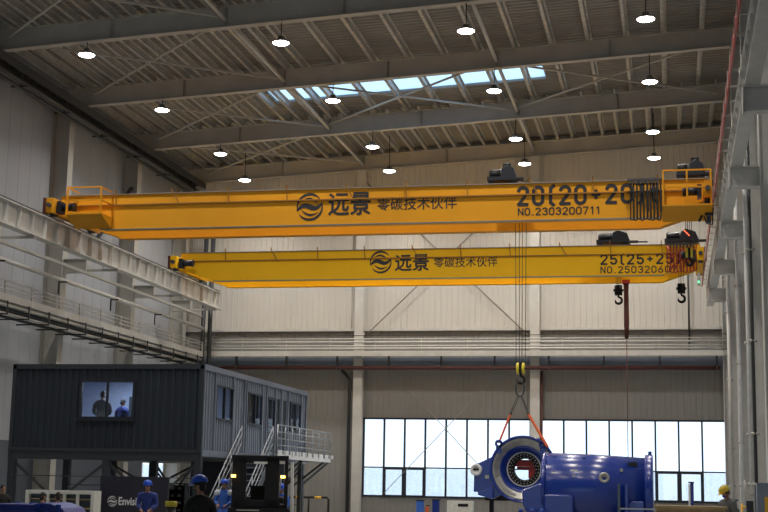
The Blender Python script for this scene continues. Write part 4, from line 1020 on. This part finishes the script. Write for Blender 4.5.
def person(label, loc, rz=0., H=1.75, lean=0., helmet=None, top='cloth_blue', legs='cloth_blue', arms='down', turn=0., nod=0., group=None, zoff=0., panel=None, seated=False, mask=None, collar=False):
    r = thing('person', label, 'person', (loc[0], loc[1], zoff)); r.name = 'person'; s = H / 1.75
    if group: r['group'] = group
    RL = Matrix.Rotation(lean, 4, 'X'); PV = V((0, 0, .95))
    SD = V((0, 0, -.42)) if seated else V((0, 0, 0))
    def U(p): p = V(p); return (PV + (RL @ (p - PV)) if p.z > .96 else p) + SD
    # facing -Y
    hipz = .95
    foot = [((.10, -.14, .04), .04), ((-.10, -.14, .04), .04)]
    W = V((0, 0, 0))
    arm = {}
    for sg in (-1, 1):
        sh = (sg * .205, 0, 1.42)
        if arms == 'down': el, wr = (sg * .25, .02, 1.14), (sg * .25, -.06, .90)
        elif arms == 'front': el, wr = (sg * .25, -.03, 1.16), (sg * .13, -.27, 1.10)
        elif arms == 'raised': el, wr = (sg * .28, -.10, 1.22), (sg * .08, -.30, 1.32)
        arm[sg] = [U(sh), U(el) if arms != 'x' else el, U(wr) if V(wr).z > .96 else V(wr)]
    hd = V((0, -.01, 1.66)); hdU = U(hd)
    if seated: LG = [[((sg * .10, -.05, .50), .085), ((sg * .13, -.42, .49), .058), ((sg * .12, -.40, .10), .04), ((sg * .12, -.50, .05), .035)] for sg in (1, -1)]
    else: LG = [[((sg * .10, 0, .88), .085), ((sg * .105, -.02, .50), .055), ((sg * .105, .02, .10), .04), ((sg * .11, -.12, .05), .035)] for sg in (1, -1)]
    body = [(tuple(V((0, 0, .95)) + SD), (.13, .10)), (U((0, 0, 1.12)), (.12, .095)), (U((0, 0, 1.32)), (.145, .10)), (U((0, 0, 1.44)), (.10, .08)), (U((0, 0, 1.54)), .052), (U((0, -.01, 1.6)), .05),
            *LG[0], *LG[1],
            (arm[1][0], .05), (arm[1][1], .038), (arm[1][2], .027), (arm[-1][0], .05), (arm[-1][1], .038), (arm[-1][2], .027)]
    E_ = [(0, 1), (1, 2), (2, 3), (3, 4), (4, 5), (0, 6), (6, 7), (7, 8), (8, 9), (0, 10), (10, 11), (11, 12), (12, 13), (3, 14), (14, 15), (15, 16), (3, 17), (17, 18), (18, 19)]
    mb = MB(); vs, fs = skinned([(tuple(a), b) for a, b in body], E_, 'b'); mb.add(vs, fs, True)
    # head, built around hd, then nod/turn
    RH = Matrix.Rotation(turn, 4, 'Z') @ Matrix.Rotation(nod, 4, 'X')
    hb = MB(); hb.ball((0, 0, .02), .075, .095, .12, 20, 14)
    hb.ball((0, -.03, -.06), .052, .06, .065, 14, 10)                     # jaw
    hb.prism([(-.115, -.018), (-.088, .03), (-.085, -.022)], 'x', -.012, .012)   # nose
    for sg in (-1, 1): hb.ball((sg * .076, .005, .0), .012, .02, .032, 8, 6)
    hb.ball((0, -.087, -.052), .024, .01, .007, 10, 6)
    def place(m_): m_.v = [tuple(RL @ (RH @ (V(v))) + hdU) for v in m_.v]; return m_
    place(hb); mb.add(hb.v, hb.f, True)
    # hands with fingers
    for sg in (-1, 1):
        wr = arm[sg][2]; el = arm[sg][1]; d = (wr - el).normalized(); side = d.cross(V((0, 0, 1))); side = side.normalized() if side.length > .1 else V((0, -1, 0)); nrm = side.cross(d).normalized()
        p1 = wr + d * .07; hv, hf = skinned([(tuple(wr), .022), (tuple(wr + d * .035), (.034, .017)), (tuple(p1), (.036, .015))], [(0, 1), (1, 2)], 'h'); mb.add(hv, hf, True)
        for k in range(4):
            base = p1 + side * (.024 - .016 * k) - d * .01; L = (.068, .078, .072, .056)[k]
            nn = [(tuple(base), .009), (tuple(base + d * L * .45 - nrm * .008), .0085), (tuple(base + d * L * .8 - nrm * .028), .008), (tuple(base + d * L * .9 - nrm * .05), .007)]
            hv, hf = skinned(nn, [(0, 1), (1, 2), (2, 3)], 'f', 1); mb.add(hv, hf, True)
        tb = wr + d * .03 + side * .028; hv, hf = skinned([(tuple(tb), .011), (tuple(tb + d * .03 + side * .022), .010), (tuple(tb + d * .058 + side * .022 - nrm * .015), .008)], [(0, 1), (1, 2)], 't', 1); mb.add(hv, hf, True)
    T = Matrix.Translation((loc[0], loc[1], zoff)) @ Matrix.Rotation(rz, 4, 'Z') @ Matrix.Scale(s, 4)
    mb.xf(T).build('body', 'skin', r, fix=False)
    eye = MB()
    for sg in (-1, 1): eye.ball((sg * .03, -.083, .018), .012, .008, .008, 8, 6)
    place(eye).xf(T).build('eyes', 'hair', r)
    # clothing
    tt = [(tuple(V((0, 0, .93)) + SD), (.17, .13)), (U((0, 0, 1.12)), (.165, .125)), (U((0, 0, 1.34)), (.20, .135)), (U((0, .0, 1.46)), (.15, .105)), (U((0, .01, 1.545)), .07),
          (arm[1][0], .085), (arm[1][1], .066), (arm[1][1].lerp(arm[1][2], .95), .05), (arm[-1][0], .085), (arm[-1][1], .066), (arm[-1][1].lerp(arm[-1][2], .95), .05)]
    vs, fs = skinned([(tuple(a), b) for a, b in tt], [(0, 1), (1, 2), (2, 3), (3, 4), (3, 5), (5, 6), (6, 7), (3, 8), (8, 9), (9, 10)], 'c', 2); MB().add(vs, fs, True).xf(T).build('jacket', top, r, fix=False)
    lt = [(tuple(V((0, 0, .93)) + SD), (.15, .115))] + [(a, b + .022) for a, b in LG[0][:3]] + [(a, b + .022) for a, b in LG[1][:3]]
    vs, fs = skinned(lt, [(0, 1), (1, 2), (2, 3), (0, 4), (4, 5), (5, 6)], 'l', 1); MB().add(vs, fs, True).xf(T).build('trousers', legs, r, fix=False)
    for sg in (-1, 1):
        yo = -.40 if seated else 0
        MB().ball((sg * .107, -.05 + yo, .05), .05, .14, .055, 12, 8).box(sg * .107 - .05, sg * .107 + .05, -.18 + yo, .08 + yo, 0, .02).xf(T).build('shoe', 'dblack', r)
    if panel:
        m_ = MB()
        for sg in (-1, 1): 
            a = arm[sg][0]; m_.ball(tuple(a + V((-sg * .02, -.02, .01))), .12, .10, .10, 12, 8)
        m_.xf(T).build('shoulder_panel', panel, r)
    # hair
    hm = MB().ball((0, .012, .035), .083, .10, .118, 20, 12, -.25 if helmet else -.1, 1.); hm.ball((0, .055, -.02), .068, .055, .07, 14, 8)
    place(hm).xf(T).build('hair', 'hair', r)
    if helmet:
        h = MB().lathe((0, .0, .055), (0, 0, 1), [(0, .118), (.0, .125), (.02, .127), (.06, .118), (.1, .095), (.128, .055), (.137, .0)], 28)
        h.prism([(-.085, -.10), (-.05, -.165), (.0, -.185), (.05, -.165), (.085, -.10)], 'z', .05, .062)
        h.box(-.012, .012, -.06, .06, .17, .196)
        h.v = [(v[0], v[1] * 1.12, v[2]) for v in h.v]
        place(h).xf(T).build('helmet', helmet, r, bevel=0)
        sp_ = MB().tube([(-.085, 0, .06), (-.078, -.03, -.06), (0, -.07, -.135), (.078, -.03, -.06), (.085, 0, .06)], .006, 6); place(sp_).xf(T).build('chin_strap', 'dblack', r)
    if mask:
        k = MB().ball((0, -.06, -.045), .055, .05, .045, 14, 10); place(k).xf(T).build('face_mask', mask, r)
    return r
person('worker in dark blue shirt and blue helmet stooping over his hands', (-13.02, 33.2), .2, 1.62, .2, 'hat_blue', 'cloth_blue', 'cloth_blue', 'front', .2, -.12)
person('worker in black jacket and blue helmet seen from behind, nearest', (-7.0, 20.), pi + .9, 1.68, .05, 'hat_blue', 'cloth_black', 'cloth_black', 'down', .3, .15)
person('worker in bright blue and white uniform beside the forklift', (-12.53, 37.8), .1, 1.68, .03, 'hat_blue', 'cloth_lblue', 'cloth_lblue', 'front', 0, -.02, panel='cloth_white')
person('worker in yellow helmet with purple mask behind the wooden crate', (1.30, 33.7), -.9, 1.74, .22, 'hat_yellow', 'cloth_grey', 'cloth_grey', 'front', 0, .3, mask='cloth_purple')
person('bareheaded person with black hair at the left picture edge', (-16.5, 32.2), .9, 1.47, 0, None, 'cloth_black', 'cloth_black', 'down', 0, .1)
person('dark haired person facing the glazed cabinet, left of two', (-17.04, 35.6), pi, 1.66, 0, None, 'cloth_black', 'cloth_black', 'front', 0, .1, seated=True)
person('dark haired person facing the glazed cabinet, right of two', (-16.4, 35.2), pi, 1.68, 0, None, 'cloth_black', 'cloth_black', 'front', .5, .1, seated=True)
for i, x in enumerate((-17.04, -16.4)):
    yy_ = (35.6, 35.2)[i]
    r = thing('work_stool', f'black round stool under the {("left", "right")[i]} person facing the glazed cabinet', 'stool', (x, yy_, 0))
    MB().cyl((x, yy_, .34), (x, yy_, .39), .17, 18).build('seat', 'dblack', r); MB().cyl((x, yy_, 0), (x, yy_, .34), .03, 10).cyl((x, yy_, 0), (x, yy_, .03), .18, 18).build('base', 'darksteel', r)
person('person in grey shirt seen from behind through the office window', (-18.1, 41.75), pi + .3, 1.86, .12, None, 'cloth_grey', 'cloth_black', 'front', 0, .2, zoff=2.62)
person('dark haired person in blue beside the grey shirt in the office window', (-17.75, 42.5), pi - .3, 1.66, .1, None, 'cloth_blue', 'cloth_black', 'front', 0, .3, zoff=2.62)
person('worker in blue and white overalls seen through the forklift mast', (-11.2, 39.0), .1, 1.6, .15, 'hat_blue', 'cloth_lblue', 'cloth_blue', 'front', 0, .2)

# ---------------------------------------------------------------- render look
vs_ = SC.view_settings
SC.display_settings.display_device = 'sRGB'; vs_.view_transform = 'Standard'; vs_.look = 'None'; vs_.exposure = 0.; vs_.gamma = 1.; vs_.use_curve_mapping = False
